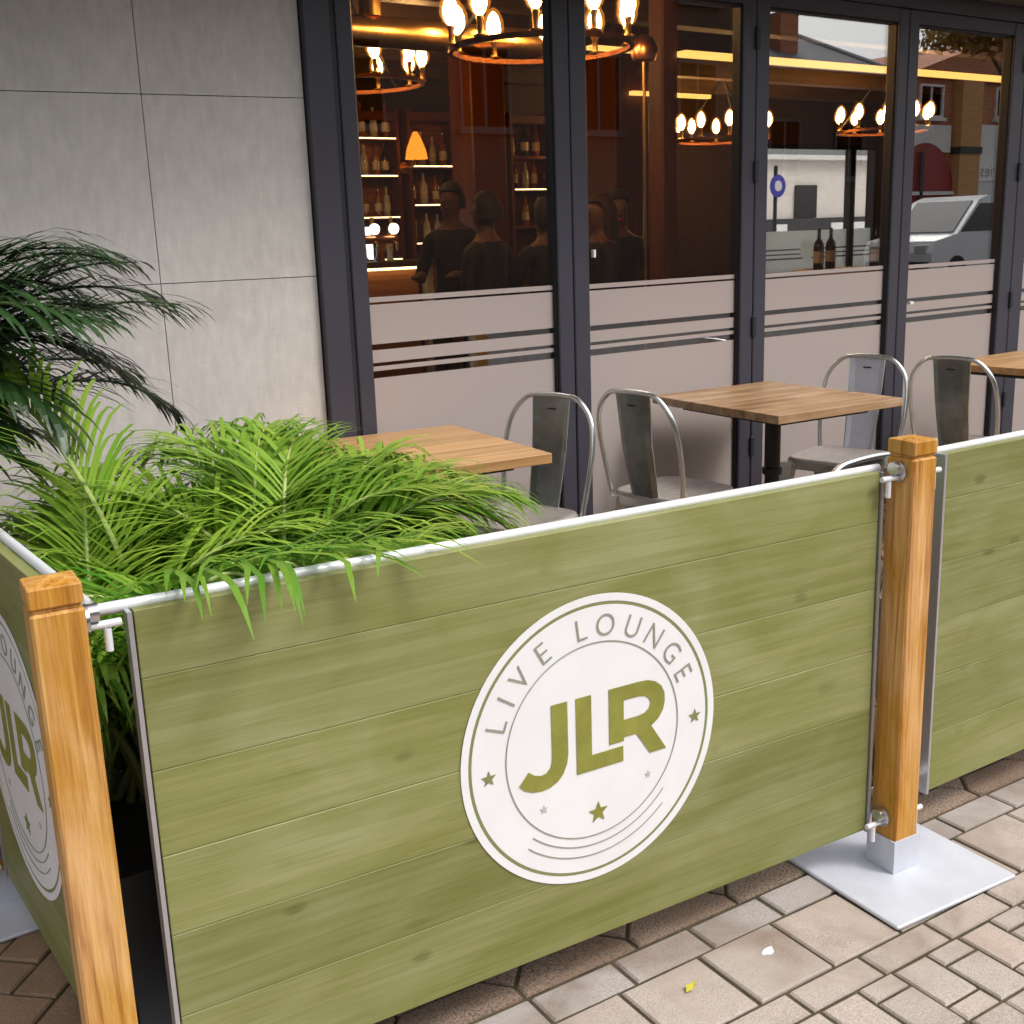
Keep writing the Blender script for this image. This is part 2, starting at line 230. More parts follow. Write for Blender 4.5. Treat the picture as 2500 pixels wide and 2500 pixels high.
MT = dict(
 green=wood('olive_stained_board', [(0.195, 0.205, 0.062), (0.235, 0.242, 0.080), (0.285, 0.285, 0.115)], 0, 0.5, 42, stretch=0.035, knots=0.8, patch=0.13, bump=0.22, knotcol=(0.11, 0.115, 0.03)),
 greenlet=plain('olive_lettering', (0.27, 0.27, 0.05), 0.5, noise=0.18, nscale=18),
 greenedge=plain('olive_rim_line', (0.23, 0.25, 0.10), 0.5),
 greyink=plain('grey_green_ink', (0.30, 0.32, 0.25), 0.5),
 paleink=plain('pale_grey_ink', (0.52, 0.53, 0.50), 0.5),
 vinyl=plain('white_vinyl', (0.86, 0.86, 0.88), 0.4, noise=0.04, nscale=5),
 post=wood('iroko_post', [(0.33, 0.125, 0.022), (0.58, 0.285, 0.062), (0.72, 0.42, 0.13)], 2, 0.45, 62, stretch=0.04, spec=0.45, bump=0.16, patch=0.14),
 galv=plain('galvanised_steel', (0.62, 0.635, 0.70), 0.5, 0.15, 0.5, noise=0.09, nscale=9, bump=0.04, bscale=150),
 rail=plain('white_coated_rail', (0.78, 0.79, 0.82), 0.35, 0.1),
 steel=plain('brushed_steel', (0.62, 0.62, 0.64), 0.3, 1.0, noise=0.1, nscale=40),
 alu=plain('aluminium_trim', (0.60, 0.61, 0.65), 0.35, 0.75),
 black=plain('black_plastic', (0.012, 0.012, 0.014), 0.5, bump=0.05),
 frame=plain('anthracite_frame', (0.052, 0.050, 0.068), 0.42, 0.0, 0.5, noise=0.06, nscale=3),
 framed=plain('anthracite_recess', (0.018, 0.018, 0.024), 0.5),
 cladding=wallpanel('fibre_cement_cladding'),
 glass=glass('window_glass'), clearglass=glass('clear_glass', 1.5, (0.98, 0.98, 0.98)), filmf=frost('frosted_film'),
 soffit=plain('grey_soffit', (0.12, 0.12, 0.125), 0.6),
 chair=plain('galvanised_chair', (0.70, 0.72, 0.70), 0.27, 0.95, 0.5, noise=0.12, nscale=14, bump=0.03, bscale=40),
 splat=plain('gunmetal_back', (0.26, 0.28, 0.265), 0.3, 0.9, 0.5, noise=0.2, nscale=16),
 seatwood=plain('worn_seat', (0.40, 0.36, 0.33), 0.45, 0.35, noise=0.2, nscale=18),
 top1=wood('honey_oak_top', [(0.36, 0.19, 0.07), (0.50, 0.28, 0.115), (0.60, 0.37, 0.17)], 0, 0.38, 20, stretch=0.05, spec=0.5),
 top2=wood('weathered_oak_top', [(0.19, 0.095, 0.04), (0.37, 0.215, 0.105), (0.50, 0.34, 0.20)], 0, 0.40, 16, stretch=0.05, spec=0.5, patch=0.2),
 iron=plain('black_iron', (0.015, 0.014, 0.014), 0.45, 0.2, noise=0.1),
 paver=stone('grey_paver', [(0.40, 0.345, 0.305), (0.46, 0.385, 0.335), (0.43, 0.37, 0.33), (0.49, 0.385, 0.325)], 0.04, dirt=0.25),
 paverg=stone('grey_block', [(0.385, 0.345, 0.32), (0.44, 0.39, 0.36)], 0.04, dirt=0.2),
 brown=stone('brown_aggregate_block', [(0.23, 0.16, 0.12), (0.28, 0.20, 0.15), (0.31, 0.235, 0.175)], 0.34, dirt=0.25, speckscale=190),
 herring=stone('tan_block', [(0.26, 0.17, 0.105), (0.33, 0.215, 0.135), (0.29, 0.20, 0.13)], 0.08, dirt=0.3),
 joint=plain('joint_sand', (0.075, 0.058, 0.030), 0.95, noise=0.5, nscale=14, bump=0.3, bscale=300),
 ground=plain('asphalt', (0.075, 0.073, 0.072), 0.9, noise=0.25, nscale=3, bump=0.3, bscale=120),
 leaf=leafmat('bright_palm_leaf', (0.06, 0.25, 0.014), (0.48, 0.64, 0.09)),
 leafd=leafmat('dark_shaded_palm_leaf', (0.010, 0.032, 0.010), (0.035, 0.088, 0.020), 0.2),  # darker green leaf, with the shade under the overhang put into its colour
 rachis=plain('palm_stalk', (0.34, 0.42, 0.13), 0.45), rachisd=plain('dark_shaded_palm_stalk', (0.06, 0.09, 0.03), 0.5),
 soil=plain('soil', (0.03, 0.022, 0.015), 0.95, bump=0.6, bscale=80),
 yellowleaf=plain('fallen_leaf', (0.55, 0.48, 0.05), 0.6), gum=plain('white_mark', (0.8, 0.8, 0.78), 0.7),
 rfloor=wood('dark_floorboards', [(0.03, 0.016, 0.009), (0.06, 0.03, 0.016)], 0, 0.4, 8),
 rwall=plain('dark_brown_wall', (0.036, 0.014, 0.008), 0.75, noise=0.25, nscale=3),
 rceil=plain('dark_ceiling', (0.030, 0.022, 0.016), 0.8, noise=0.2, nscale=2),
 rbeam=wood('ceiling_timber', [(0.05, 0.026, 0.012), (0.10, 0.055, 0.026)], 0, 0.55, 14),
 column=wood('stained_column', [(0.085, 0.020, 0.006), (0.15, 0.038, 0.010)], 2, 0.5, 12),
 barwood=wood('copper_toned_bar', [(0.20, 0.06, 0.015), (0.36, 0.13, 0.04), (0.46, 0.19, 0.07)], 0, 0.4, 10),
 brass=plain('brass', (0.70, 0.44, 0.16), 0.28, 1.0), bronze=plain('dull_bronze', (0.34, 0.13, 0.055), 0.42, 0.9), copper=plain('copper', (0.66, 0.27, 0.14), 0.28, 1.0),
 bulbhalo=amber_glass('amber_bulb_halo'),
 bulbcore=emitter('bulb_filament', (1.0, 0.60, 0.26), 75.0),
 shade=emitter('lamp_shade_glow', (1.0, 0.24, 0.02), 2.0),
 strip=emitter('cove_strip', (1.0, 0.55, 0.13), 1.7),
 shelfglow=emitter('shelf_light', (1.0, 0.72, 0.32), 5.0),
 taplens=emitter('lit_tap_lens', (1.0, 0.88, 0.72), 6.0),
 screen=emitter('fridge_glow', (0.78, 0.82, 0.80), 2.6),
 navy=plain('navy_cloth', (0.006, 0.007, 0.018), 0.8, noise=0.3, nscale=8), skin=plain('skin', (0.13, 0.055, 0.035), 0.6), hair=plain('dark_hair', (0.008, 0.005, 0.004), 0.75), hairb=plain('brown_hair', (0.035, 0.014, 0.007), 0.75),
 jeans=plain('dark_trousers', (0.006, 0.007, 0.012), 0.8), stripe=plain('charcoal_shirt', (0.012, 0.012, 0.014), 0.8),
 bottle=plain('dark_green_glass', (0.012, 0.02, 0.010), 0.1, 0.0, 0.7), amber=plain('amber_glass', (0.30, 0.10, 0.02), 0.1, 0.0, 0.7), clearb=plain('pale_glass', (0.55, 0.56, 0.50), 0.1), labelw=plain('paper_label', (0.7, 0.66, 0.5), 0.7),
 redbrick=brickmat('red_brick', (0.42, 0.125, 0.05), (0.50, 0.17, 0.07), (0.36, 0.30, 0.24)),
 darkbrick=brickmat('dark_brick', (0.030, 0.018, 0.013), (0.042, 0.024, 0.016), (0.05, 0.045, 0.04)),
 palebrick=brickmat('pale_brick', (0.74, 0.67, 0.62), (0.80, 0.73, 0.68), (0.72, 0.70, 0.66)),
 slate=plain('slate_roof', (0.10, 0.105, 0.12), 0.6, noise=0.3, nscale=4), lead=plain('lead_flashing', (0.42, 0.43, 0.46), 0.5),
 render=plain('white_render', (0.78, 0.77, 0.74), 0.7, noise=0.06, nscale=2), redpaint=plain('maroon_shopfront', (0.30, 0.035, 0.03), 0.5),
 orangebrick=brickmat('orange_brick', (0.55, 0.26, 0.08), (0.62, 0.32, 0.11), (0.5, 0.42, 0.3)),
 darkglass=plain('dark_shop_glass', (0.02, 0.022, 0.026), 0.08, 0.0, 0.7), darkpaint=plain('dark_paint', (0.03, 0.03, 0.035), 0.5),
 vanpaint=plain('white_van_paint', (0.82, 0.83, 0.85), 0.25, 0.0, 0.6), tyre=plain('tyre_rubber', (0.02, 0.02, 0.02), 0.8), hub=plain('wheel_hub', (0.35, 0.35, 0.36), 0.4, 0.8),
 lampred=plain('red_lens', (0.4, 0.02, 0.02), 0.3), blue=plain('blue_sign', (0.06, 0.06, 0.45), 0.4), white=plain('white_paint', (0.82, 0.82, 0.82), 0.5),
 treeleaf=leafmat('street_tree_leaf', (0.10, 0.09, 0.015), (0.30, 0.16, 0.03), 0.3, 0.6), bark=plain('bark', (0.10, 0.07, 0.045), 0.9, bump=0.5, bscale=40),
 hedge=leafmat('hedge_leaf', (0.02, 0.035, 0.012), (0.06, 0.08, 0.03), 0.2, 0.6),
)

# ------------------------------------------------------------------ mesh helpers
class MB:
    def __init__(s): s.v = []; s.f = []
    def add(s, vs, fs):
        b = len(s.v); s.v += [tuple(v) for v in vs]; s.f += [tuple(i+b for i in f) for f in fs]; return s
    def box(s, x0, x1, y0, y1, z0, z1):
        return s.add([(x0, y0, z0), (x1, y0, z0), (x1, y1, z0), (x0, y1, z0), (x0, y0, z1), (x1, y0, z1), (x1, y1, z1), (x0, y1, z1)],
                     [(0, 3, 2, 1), (4, 5, 6, 7), (0, 1, 5, 4), (1, 2, 6, 5), (2, 3, 7, 6), (3, 0, 4, 7)])
    def cbox(s, x0, x1, y0, y1, z0, z1, c):
        """box with chamfered vertical edges and chamfered top and bottom rims"""
        p = [(x0+c, y0), (x1-c, y0), (x1, y0+c), (x1, y1-c), (x1-c, y1), (x0+c, y1), (x0, y1-c), (x0, y0+c)]
        return s.rings([[(x, y, z0+c) for x, y in p], [(x, y, z1-c) for x, y in p]], cap=False)._caps(p, z0, z1, c)
    def _caps(s, p, z0, z1, c):
        cx = sum(q[0] for q in p)/len(p); cy = sum(q[1] for q in p)/len(p)
        ext = [max(abs(q[0]-cx) for q in p), max(abs(q[1]-cy) for q in p)]
        sh = [(cx+(q[0]-cx)*(1-c/ext[0]), cy+(q[1]-cy)*(1-c/ext[1])) for q in p]
        n = len(p)
        for zo, zi, flip in ((z0+c, z0, True), (z1-c, z1, False)):
            b = len(s.v); s.v += [(x, y, zo) for x, y in p] + [(x, y, zi) for x, y in sh]
            for i in range(n):
                q = (b+i, b+(i+1) % n, b+n+(i+1) % n, b+n+i); s.f.append(q[::-1] if flip else q)
            q = tuple(b+n+i for i in range(n)); s.f.append(q[::-1] if flip else q)
        return s
    def prism(s, poly, z0, z1, ch=0.0):
        """vertical prism over a ccw polygon, chamfered top rim"""
        n = len(poly); cx = sum(p[0] for p in poly)/n; cy = sum(p[1] for p in poly)/n
        r = [[(x, y, z0) for x, y in poly]]
        if ch:
            r.append([(x, y, z1-ch) for x, y in poly])
            ins = []
            for x, y in poly:
                d = math.hypot(x-cx, y-cy); k = 1-ch*1.3/max(d, 1e-6); ins.append((cx+(x-cx)*k, cy+(y-cy)*k, z1))
            r.append(ins)
        else: r.append([(x, y, z1) for x, y in poly])
        return s.rings(r, cap=True)
    def rings(s, rs, cap=True, close=False):
        b = len(s.v); n = len(rs[0])
        for r in rs: s.v += [tuple(p) for p in r]
        for k in range(len(rs)-1):
            for i in range(n):
                j = (i+1) % n
                s.f.append((b+k*n+i, b+k*n+j, b+(k+1)*n+j, b+(k+1)*n+i))
        if cap:
            s.f.append(tuple(b+i for i in range(n))[::-1]); s.f.append(tuple(b+(len(rs)-1)*n+i for i in range(n)))
        return s
    def tube(s, path, r, seg=10, cap=True):
        path = [Vector(p) for p in path]; rs = []
        rad = r if isinstance(r, (list, tuple)) else [r]*len(path)
        t0 = (path[1]-path[0]).normalized(); a = t0.orthogonal().normalized()
        for i, p in enumerate(path):
            t = ((path[min(i+1, len(path)-1)]-path[max(i-1, 0)])).normalized()
            a = (a-t*a.dot(t)).normalized(); b = t.cross(a)
            rs.append([p+(a*math.cos(2*PI*k/seg)+b*math.sin(2*PI*k/seg))*rad[i] for k in range(seg)])
        return s.rings(rs, cap)
    def lathe(s, prof, seg=16, c=(0, 0, 0), cap=True):
        return s.rings([[(c[0]+r*math.cos(2*PI*k/seg), c[1]+r*math.sin(2*PI*k/seg), c[2]+z) for k in range(seg)] for r, z in prof], cap)
    def build(s, name, mat, parent=None, smooth=False, loc=None, rotz=0.0, kind=None):
        me = bpy.data.meshes.new(name); me.from_pydata(s.v, [], s.f); me.update()
        return link(name, me, mat, parent, smooth, loc, rotz, kind)
def link(name, me, mat, parent=None, smooth=False, loc=None, rotz=0.0, kind=None):
    if mat is not None and not me.materials: me.materials.append(MT[mat] if isinstance(mat, str) else mat)
    if smooth:
        me.polygons.foreach_set('use_smooth', [True]*len(me.polygons))
        try: me.set_sharp_from_angle(angle=math.radians(40))
        except Exception: pass
    o = bpy.data.objects.new(name, me); COL.objects.link(o)
    if parent: o.parent = parent
    if loc is not None: o.location = loc
    if rotz: o.rotation_euler[2] = rotz
    if kind: o['kind'] = kind
    return o
def thing(name, label, cat, loc=(0, 0, 0), rotz=0.0, group=None):
    o = bpy.data.objects.new(name, None); COL.objects.link(o); o.empty_display_size = 0.1
    o.location = loc; o.rotation_euler[2] = rotz
    return tag(o, label, cat, group)
def tag(o, label, cat, group=None):
    o['label'] = label; o['category'] = cat
    if group: o['group'] = group
    return o
def sub(name, parent, loc=(0, 0, 0), rotz=0.0):
    o = bpy.data.objects.new(name, None); COL.objects.link(o); o.empty_display_size = 0.05; o.parent = parent; o.location = loc; o.rotation_euler[2] = rotz
    return o
def copy_tree(o, parent=None):
    c = o.copy(); COL.objects.link(c); c.parent = parent
    for ch in list(o.children): copy_tree(ch, c)
    return c
def struct(o): o['kind'] = 'structure'; return o
def crom(pts, n=6):
    P = [Vector(p) for p in pts]; P = [2*P[0]-P[1]]+P+[2*P[-1]-P[-2]]; out = []
    for i in range(1, len(P)-2):
        for k in range(n):
            t = k/n; a, b, c, d = P[i-1:i+3]
            out.append(0.5*((2*b)+(c-a)*t+(2*a-5*b+4*c-d)*t*t+(3*b-3*c+d-a)*t**3))
    return out+[P[-2]]
def flatpoly(loops, y, thick=0.0008):
    """filled shape with holes in the xz plane, facing -y, as a thin sheet with real thickness"""
    bm = bmesh.new()
    for lp in loops:
        vs = [bm.verts.new((x, y, z)) for x, z in lp]
        for i in range(len(vs)): bm.edges.new((vs[i], vs[(i+1) % len(vs)]))
    bmesh.ops.triangle_fill(bm, use_beauty=True, use_dissolve=False, edges=bm.edges[:])
    bmesh.ops.recalc_face_normals(bm, faces=bm.faces[:])
    for f in bm.faces[:]:
        if f.normal.y > 0: f.normal_flip()
    r = bmesh.ops.extrude_face_region(bm, geom=bm.faces[:])
    for g in r['geom']:
        if isinstance(g, bmesh.types.BMVert): g.co.y += thick
    bmesh.ops.recalc_face_normals(bm, faces=bm.faces[:])
    me = bpy.data.meshes.new('sheet'); bm.to_mesh(me); bm.free(); return me

# ================================================================== GROUND
struct(MB().add([(-300, -300, -0.06), (300, -300, -0.06), (300, 300, -0.06), (-300, 300, -0.06)], [(0, 1, 2, 3)]).build('ground', 'ground'))
pav = struct(MB().box(-4, 14, -2.2, 3.62, -0.055, -0.007).build('pavement', 'joint'))
PA = -0.05
PO = Vector((0.96, 1.604))
PE = Vector((math.cos(PA), math.sin(PA))); PN = Vector((math.sin(PA), -math.cos(PA)))
cache = {}
def paver(kind, mat, poly, individual, stuffmb):
    """poly in (u, v): u along the fence, v towards the street; v flips the winding"""
    cu = sum(p[0] for p in poly)/len(poly); cv = sum(p[1] for p in poly)/len(poly)
    loc = [(round(p[0]-cu, 4), round(-(p[1]-cv), 4)) for p in poly]
    area = sum(loc[i][0]*loc[(i+1) % len(loc)][1]-loc[(i+1) % len(loc)][0]*loc[i][1] for i in range(len(loc)))
    if area < 0: loc = loc[::-1]
    w = PO+PE*cu+PN*cv
    dz = random.uniform(-0.002, 0.0015)
    if individual:
        key = (mat, tuple(loc))
        if key not in cache: cache[key] = MB().prism(loc, -0.045, 0.0, 0.004).build('tmp', mat).data; bpy.data.objects.remove(bpy.data.objects['tmp'])
        o = link(kind, cache[key], None, pav); o.location = (w.x, w.y, dz); o.rotation_euler[2] = PA+random.uniform(-0.006, 0.006)
    else:
        c, s_ = math.cos(PA), math.sin(PA)
        stuffmb.prism([(w.x+x*c-y*s_, w.y+x*s_+y*c) for x, y in loc], -0.045, dz, 0.004)
far_grey, far_brown, far_tan = MB(), MB(), MB()
g = 0.0045
def rect(u0, u1, v0, v1, gg=g): return [(u0+gg, v0+gg), (u1-gg, v0+gg), (u1-gg, v1-gg), (u0+gg, v1-gg)]
U0, U1 = -2.4, 5.2
def near(u0, u1, v): return u1 > -0.35 and u0 < 2.15 and v < 0.62
u = 0.136-0.277*9
while u < U1:                                       # brown aggregate blocks with cut back corners, then their infill row
    L = 0.277; h = g
    paver('paving_block', 'brown', [(u+h, 0.006), (u+L-h, 0.006), (u+L-h, -0.030), (u+L-0.047, -0.080), (u+0.047, -0.080), (u+h, -0.030)], near(u, u+L, 0), far_brown)
    paver('paving_block', 'brown', [(u, -0.037), (u+0.042, -0.084), (u+0.042, -0.172), (u-0.042, -0.172), (u-0.042, -0.084)], near(u, u+L, 0), far_brown)
    paver('paving_block', 'brown', [(u+0.050, -0.089), (u+L-0.050, -0.089), (u+L-0.050, -0.172), (u+0.050, -0.172)], near(u, u+L, 0), far_brown)
    u += L
for v0, v1, off, mat in ((0.013, 0.100, 0.140, 'paverg'), (0.100, 0.283, 0.092, 'paver'), (0.283, 0.356, 0.156, 'paver')):
    u = off-0.2*13
    while u < U1:
        paver('paving_block', mat, rect(u, u+0.2, v0, v1), near(u, u+0.2, v0), far_grey); u += 0.2
k = 0; u = 0.669-0.1*31
while u < U1:
    v = 0.356; big = (k % 2 == 0)
    while v < 3.2:
        hgt = 0.128 if big else 0.048
        paver('paving_block', 'paver', rect(u, u+0.1, v, v+hgt, 0.004), near(u, u+0.1, v), far_grey); v += hgt; big = not big
    u += 0.1; k += 1
ca, sa = math.cos(PI/4), math.sin(PI/4)
def hw(a, b):                                        # herringbone frame (a, b) -> world
    return (0.362+(a*ca-b*sa), 2.297+(a*sa+b*ca))
for n_ in range(-60, 70):
    for m_ in range(-30, 34):
        for rectab in ((m_*0.4+n_*0.1, n_*0.1, 0.2, 0.1), (m_*0.4+n_*0.1+0.3, n_*0.1, 0.1, 0.2)):
            a, b, w_, h_ = rectab
            cx, cy = hw(a+w_/2, b+h_/2)
            lim = PO.y+0.19+(cx-PO.x)*math.tan(PA)
            if not (-1.6 < cx < 6.6 and lim+0.08 < cy < 3.52): continue
            q = [hw(a+x, b+y) for x, y in ((0.004, 0.004), (w_-0.004, 0.004), (w_-0.004, h_-0.004), (0.004, h_-0.004))]
            if -0.1 < cx < 0.62 and cy < 2.75:
                key = ('hb', w_)
                if key not in cache:
                    cache[key] = MB().prism([(-w_/2+.004, -h_/2+.004), (w_/2-.004, -h_/2+.004), (w_/2-.004, h_/2-.004), (-w_/2+.004, h_/2-.004)], -0.045, 0, 0.004).build('tmp', 'herring').data; bpy.data.objects.remove(bpy.data.objects['tmp'])
                o = link('paving_block', cache[key], None, pav); o.location = (cx, cy, random.uniform(-.002, .001)); o.rotation_euler[2] = PI/4
            else: far_tan.prism(q, -0.045, random.uniform(-.002, .001), 0.004)
far_grey.build('distant_paving', 'paver', pav, kind='stuff')
far_brown.build('distant_aggregate_paving', 'brown', pav, kind='stuff')
far_tan.build('seating_area_paving', 'herring', pav, kind='stuff')

# ================================================================== THE RESTAURANT BUILDING
bld = thing('restaurant_building', 'restaurant front with grey cladding and dark framed folding glass doors', 'building', (0, 0, 0))
WA = -0.1126
cw = sub('clad_wall', bld, (1.744, D-0.02, 0), WA)
MB().box(-4.6, -0.004, 0.022, 0.20, 0.0, 3.0).build('wall_backing', 'framed', cw)
xs = [-4.6, -3.94, -2.80, -1.66, -0.52, -0.0]; zs = [0.0, 0.175, 0.745, 1.315, 1.887, 2.46, 3.0]
for i in range(5):
    for j in range(6):
        x0, x1, z0, z1 = xs[i]+.0013, xs[i+1]-.0013, zs[j]+.0013, zs[j+1]-.0013
        MB().box(x0, x1, 0, 0.02, z0, z1).build('wall_panel', 'cladding', cw)
# jamb beside the cladding
jm = sub('door_jamb', bld)
MB().box(1.748, 1.838, D-0.055, D+0.14, 0, 2.47).build('jamb_post', 'frame', jm)
MB().box(1.8385, 1.866, D-0.032, D+0.10, 0, 2.47).build('jamb_trim', 'framed', jm)
mids = [1.868, 2.842, 3.852, 4.878, 5.850, 6.860, 7.870]
gl = [(1.932, 2.766), (2.922, 3.772), (3.932, 4.802), (4.955, 5.742), (5.962, 6.79), (6.94, 7.80)]
ZT = 2.33
for i in range(6):
    a, b = mids[i]+0.003, mids[i+1]-0.003
    g0, g1 = gl[i]
    dr = sub('folding_door', bld)
    MB().cbox(a, g0, D-0.034, D+0.034, 0.02, ZT+0.06, 0.004).build('door_stile', 'frame', dr)
    MB().cbox(g1, b, D-0.034, D+0.034, 0.02, ZT+0.06, 0.004).build('door_stile', 'frame', dr)
    MB().box(g0-.001, g1+.001, D-0.030, D+0.030, ZT, ZT+0.059).build('door_top_rail', 'frame', dr)
    MB().box(g0-.001, g1+.001, D-0.030, D+0.030, 0.021, 0.10).build('door_bottom_rail', 'frame', dr)
    # black gasket
    gk = MB()
    gk.box(g0, g0+0.007, D-0.020, D+0.02, 0.101, ZT-.001).box(g1-0.007, g1, D-0.020, D+0.02, 0.101, ZT-.001)
    gk.box(g0+.0075, g1-.0075, D-0.020, D+0.02, ZT-0.008, ZT-.001); gk.build('gasket', 'black', dr)
    MB().box(g0+.001, g1-.001, D+0.000, D+0.008, 0.099, ZT-.002).build('glass_pane', 'glass', dr)
    dz = -0.006*i
    for z0, z1 in ((0.102, 0.945), (0.971, 0.987), (1.000, 1.045), (1.066, 1.205), (1.213, 1.231)):
        MB().box(g0+.0078, g1-.0078, D-0.0035, D-0.0025, z0+(dz if z0 > .2 else 0), z1+dz).build('frosted_film', 'filmf', dr)
    for zc in (0.45, 0.995, 1.66, 2.2):
        if i % 2: MB().cbox(mids[i+1]-0.012, mids[i+1]+0.012, D-0.046, D-0.0345, zc-0.045, zc+0.045, 0.003).build('hinge', 'framed', dr)
    MB().box(b+.0003, b+.0057, D-0.026, D+0.03, 0.02, ZT+0.06).build('door_seal', 'black', dr)
hd = sub('door_header', bld)
MB().box(1.868, 8.2, D-0.045, D+0.12, ZT+0.062, ZT+0.135).build('header_beam', 'frame', hd)
MB().box(1.868, 8.2, D-0.16, D+0.12, ZT+0.137, ZT+0.20).build('header_fascia', 'soffit', hd)
MB().box(-4, 8.2, D-0.85, D+0.30, 2.64, 2.95).build('overhang', 'soffit', bld)
MB().box(1.86, 8.2, D-0.10, D+0.30, ZT+0.202, 2.598).build('fascia_board', 'soffit', bld)
MB().box(1.86, 8.2, D-0.06, D+0.10, -0.03, 0.019).build('door_threshold', 'alu', bld)
ul = MB()
ul.box(-4, 8.2, D+0.31, D+0.6, 3.11, 4.4)
ul.build('upper_wall', 'redbrick', bld)
MB().box(8.21, 16, D, D+0.3, -0.03, 4.4).build('side_wall', 'redbrick', bld)
# small white lever on the door
MB().box(2.931, 2.942, D-0.05, D-0.0345, 1.33, 1.36).build('door_catch', 'white', bld)
MB().box(4.958, 4.985, D-0.05, D-0.0345, 1.022, 1.036).build('door_catch', 'white', bld)

# ================================================================== THE ROOM BEHIND THE GLASS
BY = 9.8
struct(MB().box(1.6, 16, D+0.13, 10.0, -0.05, -0.001).build('room_floor', 'rfloor'))
struct(MB().box(1.6, 16, D+0.13, 10.0, 3.0, 3.1).build('room_ceiling', 'rceil'))
struct(MB().box(1.45, 1.6, D+0.2, 10.0, 0, 3.0).build('room_wall_left', 'rwall'))
WX0, WX1, WZ0, WZ1 = 10.62, 12.75, 0.80, 2.36
bw = MB(); bw.box(1.6, WX0, BY, BY+0.2, 0, 3.0); bw.box(WX1, 16, BY, BY+0.2, 0, 3.0); bw.box(WX0, WX1, BY, BY+0.2, 0, WZ0); bw.box(WX0, WX1, BY, BY+0.2, WZ1, 3.0)
bwo = struct(bw.build('room_wall_back', 'rwall'))
struct(MB().box(15.9, 16.1, D+0.3, BY, 0, 3.0).build('room_wall_right', 'rwall'))
# --- ceiling timbers
for i, y in enumerate((4.35, 5.35, 6.35, 7.35, 8.35, 9.3)):
    o = MB().box(1.62, 15.8, y-0.07, y+0.07, 2.80, 2.999).build('ceiling_beam', 'rbeam')
    tag(o, 'dark timber ceiling beam inside the bar, %s from the glass doors' % ('nearest', 'second', 'third', 'fourth', 'fifth', 'sixth')[i], 'beam', 'ceiling beams in the bar')
# --- window at the far side of the bar
rw = thing('rear_window', 'bright far window across the bar with striped frosted lower band', 'window', (WX0, BY, WZ0))
ww, wh = WX1-WX0, WZ1-WZ0
fr = MB(); fr.box(0.002, 0.05, 0.03, 0.12, 0.002, wh-.002); fr.box(ww-0.05, ww-.002, 0.03, 0.12, 0.002, wh-.002); fr.box(0.0505, ww-0.0505, 0.03, 0.12, wh-0.05, wh-.002); fr.box(0.0505, ww-0.0505, 0.03, 0.12, 0.002, 0.05)
fr.build('window_frame', 'framed', rw)
MB().box(1.60, 1.70, 0.028, 0.122, 0.051, wh-0.051).build('mullion', 'framed', rw)
for x0, x1 in ((0.051, 1.599), (1.701, ww-0.051)):
    MB().box(x0, x1, 0.07, 0.076, 0.052, wh-0.052).build('glass_pane', 'clearglass', rw)
    for z0, z1 in ((0.055, 0.20), (0.222, 0.255), (0.272, 0.31), (0.33, 0.545)):
        MB().box(x0, x1, 0.064, 0.066, z0, z1).build('frosted_film', frost('pale_film', (0.93, 0.94, 0.90), 0.6, 0.92) if 'pale_film' not in bpy.data.materials else bpy.data.materials['pale_film'], rw)
MB().tube([(0.86, 0.060, 0.31), (0.86, 0.0615, 0.31)], 0.13, 24).build('film_roundel', bpy.data.materials['pale_film'], rw)

# --- chandeliers
def chandelier(c, R, nb, label, phase=0.0):
    t = thing('chandelier', label, 'chandelier', (c[0], c[1], c[2]), 0, 'ring chandeliers in the bar')
    rg = MB()
    n = 48
    rg.rings([[(r*math.cos(a), r*math.sin(a), z) for r, z in ((R-0.012, 0.022), (R+0.012, 0.022), (R+0.013, 0.045), (R-0.013, 0.045))] for a in [2*PI*k/n for k in range(n+1)]], cap=False)
    rg.build('ring', 'bronze', t, smooth=True)
    top = 2.98-c[2]
    for k in range(3):
        a = 2*PI*k/3+0.4
        MB().tube([(R*math.cos(a), R*math.sin(a), 0.04), (0, 0, min(0.62, top-0.05))], 0.007, 6).build('chain', 'iron', t)
    MB().tube([(0, 0, min(0.60, top-0.06)), (0, 0, top)], 0.009, 6).build('hanging_rod', 'iron', t)
    cm = sl = bm_ = None
    for k in range(nb):
        a = 2*PI*k/nb+phase; x, y = R*math.cos(a), R*math.sin(a)
        if cm is None:
            h0 = MB().lathe([(0.030, 0.045), (0.034, 0.052), (0.014, 0.060), (0.014, 0.115), (0.018, 0.120), (0.018, 0.135)], 10).build('candle_holder', 'brass', t, smooth=True)
            b0 = MB().lathe([(0.012, 0.137), (0.026, 0.155), (0.036, 0.185), (0.034, 0.22), (0.022, 0.255), (0.006, 0.272)], 12).build('bulb', 'bulbcore', t, smooth=True)
            g0_ = MB().lathe([(0.016, 0.136), (0.040, 0.155), (0.054, 0.19), (0.050, 0.235), (0.030, 0.275), (0.008, 0.292)], 12).build('bulb_halo', 'bulbhalo', b0, smooth=True)
            cm, bm_, gm_ = h0.data, b0.data, g0_.data
        else:
            h0 = link('candle_holder', cm, None, t); b0 = link('bulb', bm_, None, t); link('bulb_halo', gm_, None, b0)
        h0.location = b0.location = (x, y, 0)
    return t
chandelier((3.56, 4.74, 2.265), 0.44, 10, 'large ring chandelier with glowing bulbs just behind the first two doors', 0.25)
chandelier((3.86, 7.20, 2.40), 0.44, 10, 'ring chandelier with glowing bulbs over the bar at left', 0.1)
chandelier((8.55, 8.45, 2.22), 0.44, 10, 'ring chandelier with glowing bulbs deep in the bar behind second mullion', 0.3)
chandelier((9.95, 7.62, 2.26), 0.44, 10, 'ring chandelier with glowing bulbs seen before the far window', 0.1)

